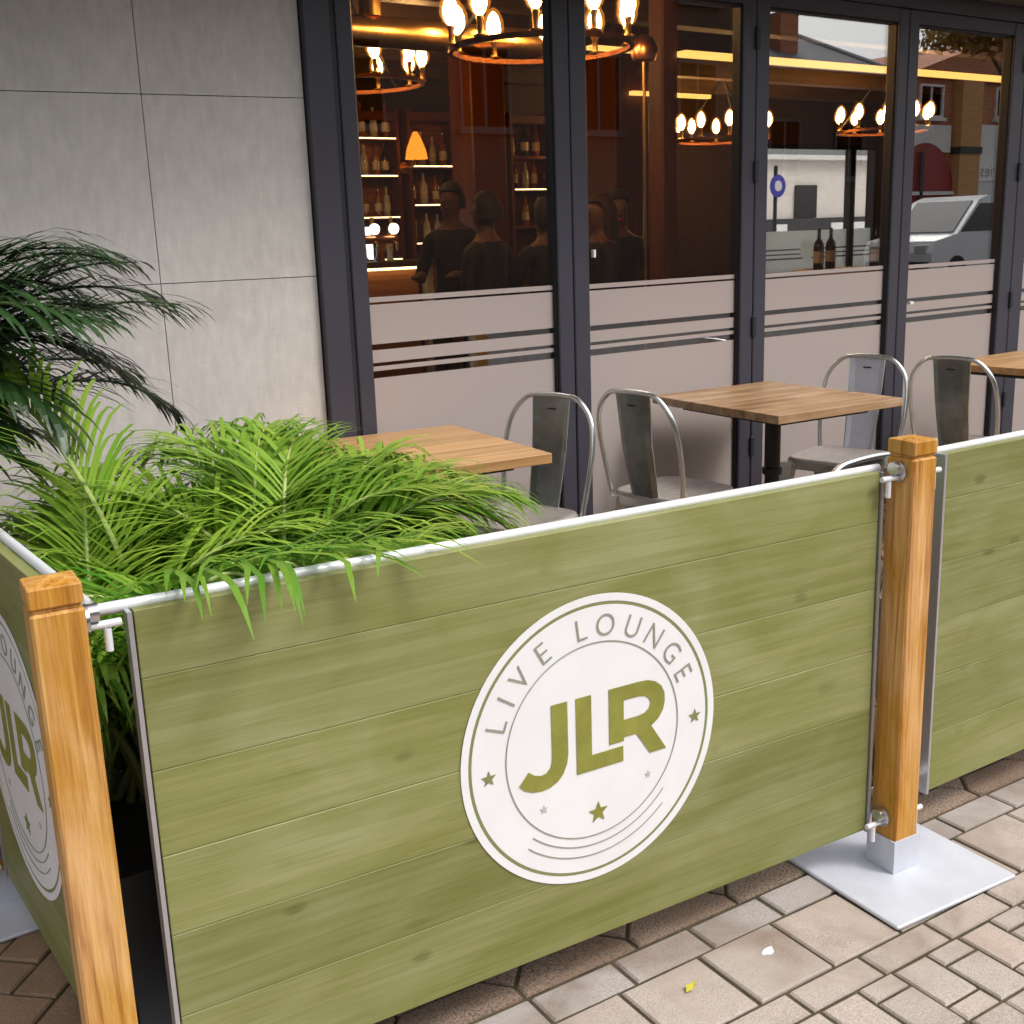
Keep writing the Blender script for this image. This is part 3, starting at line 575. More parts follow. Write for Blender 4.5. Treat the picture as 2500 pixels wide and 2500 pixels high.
# --- glowing cove strips and a brass duct under the ceiling
o = MB().box(5.05, 9.6, 5.30, 5.36, 2.42, 2.455).build('cove_light', 'strip'); tag(o, 'long golden light strip under the ceiling seen through the third door', 'light strip')
o = MB().box(4.95, 5.8, 6.05, 6.11, 2.56, 2.585).build('cove_light', 'strip'); tag(o, 'short upper golden light strip behind the second door', 'light strip')
o = MB().box(6.3, 7.15, 7.20, 7.25, 2.46, 2.49).build('cove_light', 'strip'); tag(o, 'short lower golden light strip above the deep chandelier', 'light strip')
bd = thing('brass_duct', 'polished brass duct under the ceiling at top left of first door', 'duct', (1.62, 5.3, 2.42))
MB().tube([(0, 0, 0), (2.35, 0, 0)], 0.075, 16).build('duct_pipe', 'brass', bd, smooth=True)
MB().tube([(1.32, 0, 0.07), (1.32, 0, 0.57)], 0.055, 16).build('riser_pipe', 'brass', bd, smooth=True)
for x in (0.4, 1.15, 2.33): MB().tube([(x, 0, 0), (x+0.03, 0, 0)], 0.085, 16).build('duct_collar', 'copper', bd, smooth=True)

# --- columns and pole
def column(x, y, w, mat, label):
    t = thing('column', label, 'column', (x, y, 0))
    MB().cbox(-w/2, w/2, -w/2, w/2, 0.12, 2.86, 0.012).build('shaft', mat, t)
    MB().cbox(-w/2-.02, w/2+.02, -w/2-.02, w/2+.02, 0.0, 0.119, 0.008).build('plinth', mat, t)
    MB().cbox(-w/2-.03, w/2+.03, -w/2-.03, w/2+.03, 2.861, 2.999, 0.01).build('capital', mat, t)
column(5.30, 7.92, 0.32, 'column', 'dark brown column between the lit bottle cabinets')
column(6.35, 7.45, 0.36, 'column', 'reddish brown column behind people in second door')
column(4.98, 5.42, 0.13, 'column', 'slim stained column beside thin pole in second door')
pl = thing('brass_pole', 'thin pale brass pole standing behind the second door', 'lamp', (4.33, 4.86, 0))  # plain brass pole, gives no light
MB().lathe([(0.14, 0.0), (0.14, 0.02), (0.03, 0.035)], 20).build('pole_base', 'brass', pl, smooth=True)
MB().tube([(0, 0, 0.03), (0, 0, 2.30)], 0.009, 8).build('pole', 'brass', pl, smooth=True)
MB().lathe([(0.015, 2.29), (0.06, 2.30), (0.075, 2.35), (0.05, 2.41), (0.012, 2.43)], 16).build('finial', 'copper', pl, smooth=True)

# --- bar counter, taps
bc = thing('bar_counter', 'copper toned wooden bar counter at the left of the room', 'counter', (0, 0, 0))
MB().box(2.2, 4.92, 8.02, 8.55, 1.205, 1.25).build('counter_top', 'rbeam', bc)
for i, (x0, x1) in enumerate(((2.2, 3.1), (3.13, 3.60), (3.63, 4.19), (4.26, 4.80))):
    MB().box(x0, x1, 8.12, 8.16, 0.12, 1.20).build('front_panel', 'barwood', bc)
MB().box(2.25, 4.80, 8.05, 8.075, 1.185, 1.2045).build('counter_light', 'shelfglow', bc)
MB().box(2.2, 4.86, 8.161, 8.50, 0, 1.204).build('counter_body', 'rwall', bc)
MB().box(4.86, 4.92, 8.08, 8.50, 0, 1.204).build('end_post', 'clearb', bc)
tp = thing('beer_tap_bank', 'copper tap bank with round white lit lenses on the bar', 'beer taps', (3.62, 8.2, 1.251))
MB().tube([(-0.25, 0, 0.17), (1.05, 0, 0.17)], 0.035, 12).build('tap_rail', 'copper', tp, smooth=True)
for k in range(3): MB().tube([(-0.1+k*0.5, 0, 0), (-0.1+k*0.5, 0, 0.15)], 0.03, 10).build('tap_leg', 'copper', tp, smooth=True)
for k in range(8):
    x = -0.2+k*0.172
    MB().tube([(x, -0.036, 0.25), (x, -0.05, 0.25)], 0.042, 16).build('tap_lens', 'taplens', tp)
    MB().tube([(x, 0, 0.19), (x, 0, 0.34)], 0.014, 8).build('tap_body', 'brass', tp)
    MB().tube([(x, -0.03, 0.15), (x, -0.08, 0.14), (x, -0.085, 0.08)], 0.010, 8).build('spout', 'brass', tp)

# --- back bar shelving with bottles
def bottle_mesh(h, r, mat):
    b = MB().lathe([(r*0.95, 0), (r, 0.01), (r, h*0.58), (r*0.85, h*0.66), (r*0.36, h*0.76), (r*0.33, h*0.97), (r*0.40, h*0.975), (r*0.40, h)], 10).build('tmpb', mat, smooth=True)
    me = b.data; bpy.data.objects.remove(b); return me
BM = {m: bottle_mesh(0.29, 0.037, m) for m in ('bottle', 'amber', 'clearb')}
lab = MB().lathe([(0.0385, 0.05), (0.0385, 0.13)], 10, cap=False).build('tmpl', 'labelw'); LAB = lab.data; bpy.data.objects.remove(lab)
def bottle(x, y, z, kind, label, group, s=1.0):
    t = thing('bottle', label, 'bottle', (x, y, z), random.uniform(0, 6), group); t.scale = (s, s, s)
    link('glass_body', BM[kind], None, t); link('paper_label', LAB, None, t)
def cabinet(x0, x1, y, zs_, label, glow, glab):
    t = thing('back_bar_shelf', label, 'shelves', (x0, y, 0)); w = x1-x0
    MB().box(0, w, 0.26, 0.28, 0.001, 2.55).build('back_panel', 'barwood', t)
    for x in (-0.03, w): MB().box(x, x+0.03, 0, 0.28, 0.001, 2.55).build('side_panel', 'column', t)
    MB().box(0.001, w-.001, 0, 0.259, 2.45, 2.52).build('cornice', 'column', t)
    ORD = ('first', 'second', 'third', 'fourth', 'fifth', 'sixth', 'seventh', 'eighth', 'ninth', 'tenth', 'eleventh', 'twelfth', 'thirteenth')
    RW = ('bottom', 'second', 'third', 'top') if len(zs_) == 4 else ('bottom', 'middle', 'top')
    for i, z in enumerate(zs_):
        MB().box(0.001, w-.001, 0.0, 0.259, z-0.025, z).build('shelf', 'column', t)
        if i in glow: MB().box(0.01, w-.01, -0.006, -0.001, z-0.014, z-0.004).build('shelf_light', 'shelfglow', t)
        n = int(w/0.105)
        for k in range(n):
            bottle(x0+0.06+k*(w-0.12)/max(1, n-1), y+0.12+random.uniform(-.03, .03), z+0.001, random.choice(('bottle', 'amber', 'amber', 'clearb')), '%s bottle from left on the %s shelf %s' % (ORD[k], RW[i], glab), 'spirit bottles on the back bar', random.uniform(0.85, 1.08))
cabinet(4.05, 5.38, 9.35, (1.25, 1.62, 1.98, 2.30), 'dark back bar shelves of bottles left of the lit cabinet', (0, 1, 2, 3), 'of the left back bar')
cabinet(5.50, 5.98, 9.30, (1.38, 1.72, 2.06), 'narrow lit bottle cabinet left of the dark column', (0, 1, 2), 'of the narrow lit cabinet')
cabinet(6.62, 7.02, 9.30, (1.50, 1.85, 2.15), 'small bottle cabinet beside the right orange wall lamp', (1,), 'of the small right cabinet')
fg = thing('bottle_fridge', 'small glowing bottle fridge under the left shelves', 'fridge', (4.42, 9.2, 1.2))
MB().box(0, 0.62, 0.02, 0.12, -1.19, 0.36).build('fridge_body', 'framed', fg)
MB().box(0.03, 0.35, 0.010, 0.0195, 0.12, 0.33).build('lit_door', 'screen', fg); MB().box(0.39, 0.58, 0.010, 0.0195, 0.05, 0.33).build('lit_door', 'screen', fg)
for k in range(7):
    bottle(4.30+k*0.12, 8.95, 1.06, ('clearb', 'amber', 'bottle')[k % 3], '%s bottle from left before the glowing fridge' % ('first', 'second', 'third', 'fourth', 'fifth', 'sixth', 'seventh')[k], 'bottles before the fridge')
o = MB().box(4.1, 5.4, 8.85, 9.15, 1.0, 1.059).build('back_counter', 'rbeam'); tag(o, 'dark back counter ledge below the left bottle shelves', 'counter')
def wall_lamp(x, y, z, label):
    t = thing('wall_lamp', label, 'lamp', (x, y, z), 0, 'orange wall lamps')
    MB().lathe([(0.10, 0.0), (0.085, 0.08), (0.05, 0.17), (0.018, 0.23)], 16).build('lamp_shade', 'shade', t, smooth=True)
    MB().tube([(0, 0, 0.05), (0, 0.08, -0.06), (0, 0.22, -0.06)], 0.012, 8).build('arm', 'brass', t)
    MB().tube([(0, 0.22, -0.06), (0, 0.235, -0.06)], 0.05, 12).build('wall_plate', 'brass', t)
wall_lamp(5.44, 9.12, 2.10, 'glowing orange wall lamp between bottle shelves')
wall_lamp(7.06, 9.12, 2.02, 'glowing orange wall lamp right of the small cabinet')

# --- people inside
def person(x, y, face, height, label, top, pants, hairmat, pose=0, long=False):
    t = thing('person', label, 'person', (x, y, 0), face)
    h = height/1.75
    V, E_, R_ = [], [], []
    def p(x, y, z, r, par=None):
        V.append((x*h, y*h, z*h)); R_.append((r[0]*h, r[1]*h) if isinstance(r, tuple) else (r*h, r*h))
        if par is not None: E_.append((par, len(V)-1))
        return len(V)-1
    pel = p(0, 0, 0.95, (0.15, 0.11)); wst = p(0, 0.0, 1.10, (0.135, 0.10), pel); ch = p(0, 0.0, 1.30, (0.155, 0.115), wst); nk0 = p(0, 0, 1.44, (0.085, 0.075), ch)
    nk = p(0, 0.01, 1.52, 0.052, nk0); h1 = p(0, 0.025, 1.60, (0.072, 0.085), nk); h2 = p(0, 0.02, 1.67, (0.075, 0.09), h1); p(0, 0.01, 1.72, (0.055, 0.065), h2)
    for s in (-1, 1):
        sh = p(s*0.17, 0, 1.40, 0.062, nk0)
        if pose == 1:   el = p(s*0.23, 0.06, 1.14, 0.045, sh); wr = p(s*0.12, 0.27, 1.17, 0.034, el)
        else:           el = p(s*0.25, -0.02, 1.13, 0.045, sh); wr = p(s*0.25, 0.06, 0.90, 0.034, el)
        hd_ = p(V[wr][0]/h, V[wr][1]/h+0.06*(pose == 1)+0.01, V[wr][2]/h-0.07*(pose != 1), 0.036, wr)
        for q in range(4): 
            dx = (q-1.5)*0.018; p(V[hd_][0]/h+dx, V[hd_][1]/h+0.06*(pose == 1)+0.01, V[hd_][2]/h-0.075*(pose != 1)-0.01, 0.009, hd_)
        p(V[wr][0]/h-s*0.035, V[wr][1]/h+0.05, V[wr][2]/h-0.04, 0.010, hd_)
        hp = p(s*0.10, 0, 0.90, 0.10, pel); kn = p(s*0.11, 0.02, 0.50, 0.065, hp); an = p(s*0.11, -0.02, 0.09, 0.042, kn); p(s*0.12, 0.14, 0.035, 0.038, an)
    me = bpy.data.meshes.new('body'); me.from_pydata(V, E_, []); 
    ob = bpy.data.objects.new('body_tmp', me); COL.objects.link(ob)
    mo = ob.modifiers.new('skin', 'SKIN'); mo.use_smooth_shade = True
    for i, r in enumerate(R_): me.skin_vertices[0].data[i].radius = r
    me.skin_vertices[0].data[0].use_root = True
    sb = ob.modifiers.new('sub', 'SUBSURF'); sb.levels = 1; sb.render_levels = 1
    dg = bpy.context.evaluated_depsgraph_get(); m2 = bpy.data.meshes.new_from_object(ob.evaluated_get(dg)); bpy.data.objects.remove(ob)
    m2.materials.clear()
    for mm in (top, pants, 'skin', 'black'): m2.materials.append(MT[mm])
    for f in m2.polygons:
        z = f.center.z/h; r = abs(f.center.x)/h
        f.material_index = 2 if z > 1.46 else (3 if z < 0.10 else (2 if (pose != 1 and r > 0.19 and z < 0.92) or (pose == 1 and f.center.y/h > 0.20 and z > 1.0) else (1 if z < 0.96 and r < 0.21 else 0)))
        f.use_smooth = True
    link('body', m2, None, t)
    hm = MB(); n = 14
    pr = [(0.0955, 1.60), (0.099, 1.66), (0.088, 1.72), (0.055, 1.765), (0.01, 1.78)]
    if long: pr = [(0.075, 1.36), (0.10, 1.42), (0.104, 1.52)]+pr
    hm.rings([[(r*h*math.cos(2*PI*k/n)*0.92, (0.004-(0.02 if z < 1.7 else 0))*h+(r*h*math.sin(2*PI*k/n)*(1.0 if math.sin(2*PI*k/n) < 0.2 else (0.35 if z < 1.70 else 0.95))), z*h) for k in range(n)] for r, z in pr])
    hm.build('hair', hairmat, t, smooth=True)
    for s in (-1, 1):
        MB().lathe([(0.004*h, -0.006*h), (0.010*h, 0.0), (0.004*h, 0.006*h)], 8, (s*0.030*h, 0.098*h, 1.645*h)).build('eye', 'hair', t)
    MB().add([(-0.012*h, 0.10*h, 1.60*h), (0.012*h, 0.10*h, 1.60*h), (0, 0.125*h, 1.605*h), (0, 0.10*h, 1.65*h)], [(0, 1, 2), (0, 2, 3), (1, 3, 2), (0, 3, 1)]).build('nose', 'skin', t)
    MB().box(-0.022*h, 0.022*h, 0.094*h, 0.102*h, 1.572*h, 1.582*h).build('mouth', 'lampred', t)
person(4.30, 6.78, 2.2, 1.76, 'man in charcoal striped shirt standing by the bar', 'stripe', 'jeans', 'hair', 1)
person(3.96, 5.86, 0.3, 1.66, 'person in navy coat, back turned, left of dark group', 'navy', 'jeans', 'hair', 0)
person(4.30, 5.72, -0.2, 1.62, 'person in navy coat, back turned, beside first mullion', 'navy', 'jeans', 'hair', 1)
person(4.55, 5.50, 1.3, 1.63, 'person with long brown hair in navy top behind second door', 'navy', 'jeans', 'hairb', 1, True)
person(4.92, 5.78, 2.6, 1.66, 'dark haired person facing the doors behind second door', 'navy', 'jeans', 'hair', 0)

# --- table with bottles before the far window
def round_table(x, y, h, r, label):
    t = thing('pub_table', label, 'table', (x, y, 0))
    MB().lathe([(r-0.01, h-0.035), (r, h-0.03), (r, h-0.005), (r-0.008, h)], 28).build('tabletop', 'barwood', t, smooth=True)
    MB().lathe([(0.22, 0.0), (0.22, 0.02), (0.04, 0.05), (0.035, h-0.036)], 18).build('pedestal', 'iron', t, smooth=True)
round_table(6.95, 5.55, 1.10, 0.42, 'dark pub table with bottles before the far window')
for k, (dx, dy) in enumerate(((-0.25, 0.1), (0.0, 0.2), (0.2, -0.05))):
    bottle(6.95+dx, 5.55+dy, 1.101, 'bottle', ('leftmost', 'middle', 'rightmost')[k]+' dark bottle on the pub table before far window', 'bottles on the pub table')
round_table(5.55, 4.95, 1.08, 0.36, 'dark pub table low behind the second door')

# ================================================================== BEHIND THE BUILDING (seen through the far window)
struct(MB().box(4, 40, 10.01, 19.8, -0.055, -0.01).build('rear_bounce_yard', 'render'))  # pale ground added to bounce daylight onto the far window film
rb = thing('rear_building', 'pale brick building beyond the far window of the bar', 'building', (21.0, 20.0, 0))
MB().box(-8, 14, 0, 0.3, -0.05, 2.95).build('wall', 'palebrick', rb)
MB().box(-8, 14, -0.12, -0.001, -0.05, 1.55).build('plinth', 'darkpaint', rb)
MB().box(-8.1, 14.1, -0.2, 0.4, 2.951, 3.06).build('eaves', 'render', rb)
for x in (1.75, 6.5):
    w_ = MB().box(x, x+0.75, -0.08, -0.001, 1.56, 2.35).build('doorway', 'darkglass', rb)
for x in (0.9, 3.0):
    MB().box(x, x+(0.45 if x < 1 else 1.5), -0.15, -0.121, 1.15, 1.42).build('notice_board', 'white', rb)
rs = thing('round_sign', 'round blue and white sign on post beyond the far window', 'sign', (13.9, 12.6, 0))
MB().tube([(0, 0, -0.05), (0, 0, 2.3)], 0.03, 8).build('sign_post', 'darkpaint', rs)
MB().tube([(0, -0.04, 2.0), (0, -0.055, 2.0)], 0.17, 24).build('sign_disc', 'blue', rs)
MB().tube([(0, -0.056, 2.0), (0, -0.060, 2.0)], 0.08, 20).build('sign_centre', 'white', rs)

# ================================================================== FENCE PANELS
PANZ = [0.924, 0.818, 0.669, 0.528, 0.392, 0.247, 0.100]
def star(cx, cz, r, k=0.42): return [(cx+(r if i % 2 == 0 else r*k)*math.sin(PI*i/5), cz+(r if i % 2 == 0 else r*k)*math.cos(PI*i/5)) for i in range(10)]
def circ(r, n=96, cx=0, cz=0): return [(cx+r*math.cos(2*PI*i/n), cz+r*math.sin(2*PI*i/n)) for i in range(n)]
def arc(r, w, a0, a1, n=48):
    A = [math.radians(a0+(a1-a0)*i/n) for i in range(n+1)]
    return [(r*math.cos(a), r*math.sin(a)) for a in A]+[((r-w)*math.cos(a), (r-w)*math.sin(a)) for a in A[::-1]]
def glyph(ch):
    cu = bpy.data.curves.new('glyph', 'FONT'); cu.body = ch; cu.align_x = 'CENTER'; cu.size = 1.0; cu.resolution_u = 6; cu.offset = -0.012
    ob = bpy.data.objects.new('glyph', cu); COL.objects.link(ob); dg = bpy.context.evaluated_depsgraph_get()
    me = bpy.data.meshes.new_from_object(ob.evaluated_get(dg)); bpy.data.objects.remove(ob)
    vs = [(v.co.x, v.co.y) for v in me.vertices]; fs = [tuple(p.vertices) for p in me.polygons]; bpy.data.meshes.remove(me)
    return vs, fs
GL = {c: glyph(c) for c in 'LIVEOUNGries'}
def emblem(panel, cx, cz, R, y):
    """white vinyl roundel: y is the board face; every layer lies a little further out (-y)"""
    e = sub('emblem', panel, (cx, 0, cz))
    def put(name, loops, mat, yy): 
        return link(name, flatpoly([[(x*R, z*R) for x, z in lp] for lp in loops], yy), mat, e)
    y0 = y-0.0016; y1 = y-0.0030
    put('outer_ring', [circ(1.0), circ(0.948)], 'vinyl', y0)
    put('rim_line', [circ(0.947), circ(0.926)], 'greenedge', y0+.0004)
    put('disc', [circ(0.925)], 'vinyl', y0)
    put('inner_circle', [circ(0.683), circ(0.676)], 'greyink', y1)
    put('curved_line', [arc(0.748, 0.0065, 228, 318)], 'greyink', y1); put('curved_line', [arc(0.822, 0.0065, 229, 312)], 'greyink', y1)
    put('star', [star(-0.807, -0.048, 0.055)], 'greenedge', y1); put('star', [star(0.829, -0.034, 0.055)], 'greenedge', y1)
    put('star', [star(0.013, -0.521, 0.080)], 'greenlet', y1); put('star', [star(-0.411, -0.376, 0.032)], 'paleink', y1); put('star', [star(0.426, -0.359, 0.028)], 'paleink', y1)
    J = [(-.338, .328), (-.215, .328), (-.215, -.03), (-.225, -.10), (-.255, -.165), (-.30, -.21), (-.36, -.236), (-.42, -.243), (-.49, -.232), (-.55, -.205), (-.590, -.165), (-.517, -.085), (-.475, -.118), (-.425, -.135), (-.385, -.128), (-.355, -.10), (-.342, -.06), (-.338, -.01)]
    Lp = [(-.150, .328), (-.030, .328), (-.030, -.096), (.221, -.096), (.221, -.205), (-.150, -.205)]
    Rp = [(.110, .330), (.36, .330), (.43, .324), (.49, .302), (.54, .262), (.567, .205), (.570, .145), (.555, .085), (.515, .03), (.455, -.010), (.580, -.205), (.442, -.205), (.330, -.036), (.228, -.036), (.228, -.062), (.110, -.062)]
    Rh = [(.228, .228), (.35, .228), (.405, .218), (.440, .190), (.450, .157), (.437, .122), (.400, .096), (.35, .088), (.228, .088)]
    put('letter_j', [J], 'greenlet', y1); put('letter_l', [Lp], 'greenlet', y1); put('letter_r', [Rp, Rh], 'greenlet', y1)
    for ch, a in zip('LIVELOUNGE', (159, 146.7, 134.6, 119.4, 97.2, 83.2, 66.9, 52.3, 37.1, 23.2)):
        vs, fs = GL[ch]; th = math.radians(a); hgt = 0.158/0.73
        mb = MB(); pts = []
        for x, yv in vs:
            x *= hgt*0.92; yy = (yv-0.365)*hgt
            rx, rz = math.cos(th), math.sin(th); tx, tz = math.sin(th), -math.cos(th)
            pts.append(((rx*(0.797+yy)+tx*x)*R, y1, (rz*(0.797+yy)+tz*x)*R))
        o = mb.add(pts, fs).build('ring_letter', 'greyink', e)
        sm = o.modifiers.new('thickness', 'SOLIDIFY'); sm.thickness = 0.0008; sm.offset = -1.0
    return e
PMESH = {}
def panel(start, ang, length, label, logo_s=None, ext=(0.066, 0.03)):
    t = thing('cafe_barrier', label, 'barrier', (start[0], start[1], 0), ang, 'green cafe barriers')
    for i in range(6):
        z1, z0 = PANZ[i], PANZ[i+1]
        me = MB().cbox(0.006, length-0.006, -0.010, 0.010, -(z1-z0)/2+0.0004, (z1-z0)/2-0.0004, 0.0011)
        o = me.build('plank', 'green', t, loc=(0, random.uniform(-0.0006, 0.0006), (z0+z1)/2))
    tr = MB()
    tr.box(-0.004, 0.003, -0.0145, 0.014, 0.095, 0.9235); tr.build('edge_trim', 'alu', t)
    MB().box(length-0.003, length+0.004, -0.0145, 0.014, 0.095, 0.9235).build('edge_trim', 'alu', t)
    MB().box(0.0032, length-.0032, 0.0115, 0.015, 0.11, 0.915).build('backing_board', 'black', t)
    MB().tube([(-ext[0], 0.020, 0.9255), (length+ext[1], 0.020, 0.9255)], 0.0092, 14).build('top_rail', 'rail', t, smooth=True)
    MB().tube([(-ext[0], 0.022, 0.135), (length+ext[1], 0.022, 0.135)], 0.009, 12).build('bottom_rail', 'rail', t, smooth=True)
    if logo_s is not None: emblem(t, logo_s, 0.5125, 0.283, -0.0108)
    return t
FA = -0.0857
panel((0.441, 1.618), FA, 1.535, 'olive green plank barrier panel with white round emblem facing the street', 0.8014, (0.062, 0.02))
panel((0.371, 2.515), -PI/2+0.012, 0.80, 'short green barrier panel with emblem closing the left end', 0.325, (0.045, 0.05))
panel((2.224, 1.512), -0.045, 1.56, 'green plank barrier right of the wooden post, cut off by the picture edge', 0.95, (0.155, 0.04))

def barrier_post(x, y, ang, label, hw_sides):
    t = thing('barrier_post', label, 'post', (x, y, 0), ang, 'wooden barrier posts')
    MB().cbox(-0.186, 0.186, -0.186, 0.186, 0.001, 0.010, 0.0025).build('base_plate', 'galv', t)
    so = MB(); a = 0.0405; 
    so.rings([[(-a, -a, 0.0105), (a, -a, 0.0105), (a, a, 0.0105), (-a, a, 0.0105)], [(-a, -a, 0.088), (a, -a, 0.088), (a, a, 0.088), (-a, a, 0.088)],
              [(-a+.004, -a+.004, 0.088), (a-.004, -a+.004, 0.088), (a-.004, a-.004, 0.088), (-a+.004, a-.004, 0.088)], [(-a+.004, -a+.004, 0.02), (a-.004, -a+.004, 0.02), (a-.004, a-.004, 0.02), (-a+.004, a-.004, 0.02)]], cap=False)
    so.build('socket', 'galv', t)
    w = 0.036
    MB().cbox(-w, w, -w, w, 0.021, 0.9545, 0.004).build('timber', 'post', t)
    MB().cbox(-w+.0045, w-.0045, -w+.0045, w-.0045, 0.9546, 0.9605, 0.001).build('groove', 'post', t)
    p = MB(); c = 0.003
    q = [(-w+c, -w), (w-c, -w), (w, -w+c), (w, w-c), (w-c, w), (-w+c, w), (-w, w-c), (-w, -w+c)]
    p.rings([[(x_*0.95, y_*0.95, 0.9606) for x_, y_ in q], [(x_, y_, 0.9630) for x_, y_ in q], [(x_, y_, 0.9885) for x_, y_ in q], [(x_*0.965, y_*0.965, 0.9910) for x_, y_ in q], [(x_*0.05, y_*0.05, 0.9985) for x_, y_ in q]])
    p.build('cap', 'post', t)
    for (sx, sy) in hw_sides:                        # hook brackets that carry the panel rails
        for z in (0.9255, 0.135):
            k = sub('bracket', t, (sx*(w+.001), sy*(w+.001), z), math.atan2(sy, sx))
            MB().tube([(0, 0, 0), (0.006, 0, 0)], 0.022, 18).build('rosette', 'steel', k, smooth=True)
            MB().tube([(0.006, 0, -0.012), (0.050, 0, -0.012)], 0.006, 10).build('arm', 'rail', k, smooth=True)
            MB().tube([(0.030, 0, -0.018), (0.030, 0, -0.052)], 0.006, 10).build('pin', 'rail', k, smooth=True)
            MB().tube([(0.006, 0, 0.0075), (0.020, 0, 0.0075)], 0.014, 14).build('collar', 'steel', k, smooth=True)
    return t
barrier_post(2.030, 1.449, -0.095, 'orange timber post on grey steel plate between two green panels', ((-1, 0), (1, 0)))
barrier_post(0.340, 1.612, -0.09, 'nearest orange timber post at the left corner of the barrier', ((1, 0), (0, 1)))
barrier_post(0.345, 2.600, 0.0, 'orange timber post at far end of short left panel', ((0, -1),))
barrier_post(3.875, 1.435, -0.045, 'timber post at the far right end of the right green barrier', ((-1, 0),))

# ================================================================== CHAIRS AND TABLES
def make_chair(label, seatmat='seatwood'):
    """metal bistro chair, faces local +x"""
    t = thing('cafe_chair', label, 'chair', (0, 0, 0), 0, 'metal cafe chairs')
    st = MB(); n = 32; pr = []
    def sq(r, z, dx=0.0):
        o = []
        for k in range(n):
            a = 2*PI*k/n; c, s = math.cos(a), math.sin(a); e = 0.42
            o.append((dx+r*math.copysign(abs(c)**e, c), r*math.copysign(abs(s)**e, s), z))
        return o
    st.rings([sq(0.188, 0.405), sq(0.186, 0.440), sq(0.180, 0.450), sq(0.168, 0.452), sq(0.160, 0.449), sq(0.08, 0.445), sq(0.01, 0.444)])
    st.build('seat', seatmat, t, smooth=True)
    sk = MB(); sk.rings([sq(0.1895, 0.404), sq(0.1895, 0.437), sq(0.1878, 0.437), sq(0.1878, 0.404), sq(0.1895, 0.404)], cap=False); sk.build('seat_rim', 'chair', t, smooth=True)
    for sx in (-1, 1):
        for sy in (-1, 1):
            lg = MB(); tx, ty = sx*0.160, sy*0.160; bx, by = sx*0.215, sy*0.205
            lg.rings([[(bx-0.013, by-0.013, 0.0), (bx+0.013, by-0.013, 0.0), (bx+0.013, by+0.013, 0.0), (bx-0.013, by+0.013, 0.0)],
                      [((tx+bx)/2-0.021, (ty+by)/2-0.021, 0.22), ((tx+bx)/2+0.021, (ty+by)/2-0.021, 0.22), ((tx+bx)/2+0.021, (ty+by)/2+0.021, 0.22), ((tx+bx)/2-0.021, (ty+by)/2+0.021, 0.22)],
                      [(tx-0.027, ty-0.027, 0.43), (tx+0.027, ty-0.027, 0.43), (tx+0.027, ty+0.027, 0.43), (tx-0.027, ty+0.027, 0.43)]])
            lg.build('leg', 'chair', t)
    br = MB(); br.tube([(-0.18, -0.18, 0.24), (0, 0, 0.33), (0.18, 0.18, 0.24)], 0.007, 8); br.tube([(-0.18, 0.18, 0.24), (0, 0, 0.345), (0.18, -0.18, 0.24)], 0.007, 8)
    br.build('cross_brace', 'chair', t, smooth=True)
    half = [(-0.165, 0.178, 0.430), (-0.185, 0.192, 0.55), (-0.212, 0.196, 0.68), (-0.232, 0.176, 0.775), (-0.242, 0.120, 0.838), (-0.245, 0.055, 0.852)]
    path = crom(half+[(x, -y, z) for x, y, z in half[::-1]], 6)
    MB().tube(path, 0.0098, 10).build('back_loop', 'chair', t, smooth=True)
    sp = MB(); rows = []
    for k in range(7):
        f = k/6; z = 0.447+f*0.398; x = -0.178-0.066*f-0.010*math.sin(PI*f); w_ = 0.066+0.016*f
        rows.append([(x+0.004, -w_, z), (x-0.004, -w_*0.72, z), (x-0.004, w_*0.72, z), (x+0.004, w_, z), (x+0.0065, w_, z), (x-0.0015, w_*0.70, z), (x-0.0015, -w_*0.70, z), (x+0.0065, -w_, z)])
    sp.rings(rows); sp.build('back_splat', 'splat', t, smooth=False)
    for sy in (-1, 1): MB().tube([(-0.172, sy*0.066, 0.45), (-0.216, sy*0.074, 0.65), (-0.238, sy*0.082, 0.84)], 0.003, 6).build('splat_edge', 'chair', t)
    MB().box(-0.2475, -0.2385, -0.018, 0.018, 0.800, 0.806).build('hand_slot', 'framed', t)
    return t
ch0 = make_chair('metal chair at right of the first table, beside first mullion')
ch0.location = (2.285, 3.27, 0); ch0.rotation_euler[2] = PI+0.30
for x, y, rz, lb in ((3.005, 3.21, 0.12, 'metal chair at left of the second table, dark back panel'),
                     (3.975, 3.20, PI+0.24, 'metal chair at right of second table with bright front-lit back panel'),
                     (4.60, 2.98, 0.16, 'metal chair at left of the third table, right of the post'),
                     (2.345, 2.055, PI/2+0.04, 'metal chair close behind the fence, only curved back top showing')):
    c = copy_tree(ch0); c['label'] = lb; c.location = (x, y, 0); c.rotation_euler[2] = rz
    if 'bright' in lb:                                # glare on this chair's back, put into a paler metal colour
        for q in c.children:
            if q.name.startswith('back_splat'): q.data = q.data.copy(); q.data.materials[0] = MT['galv']
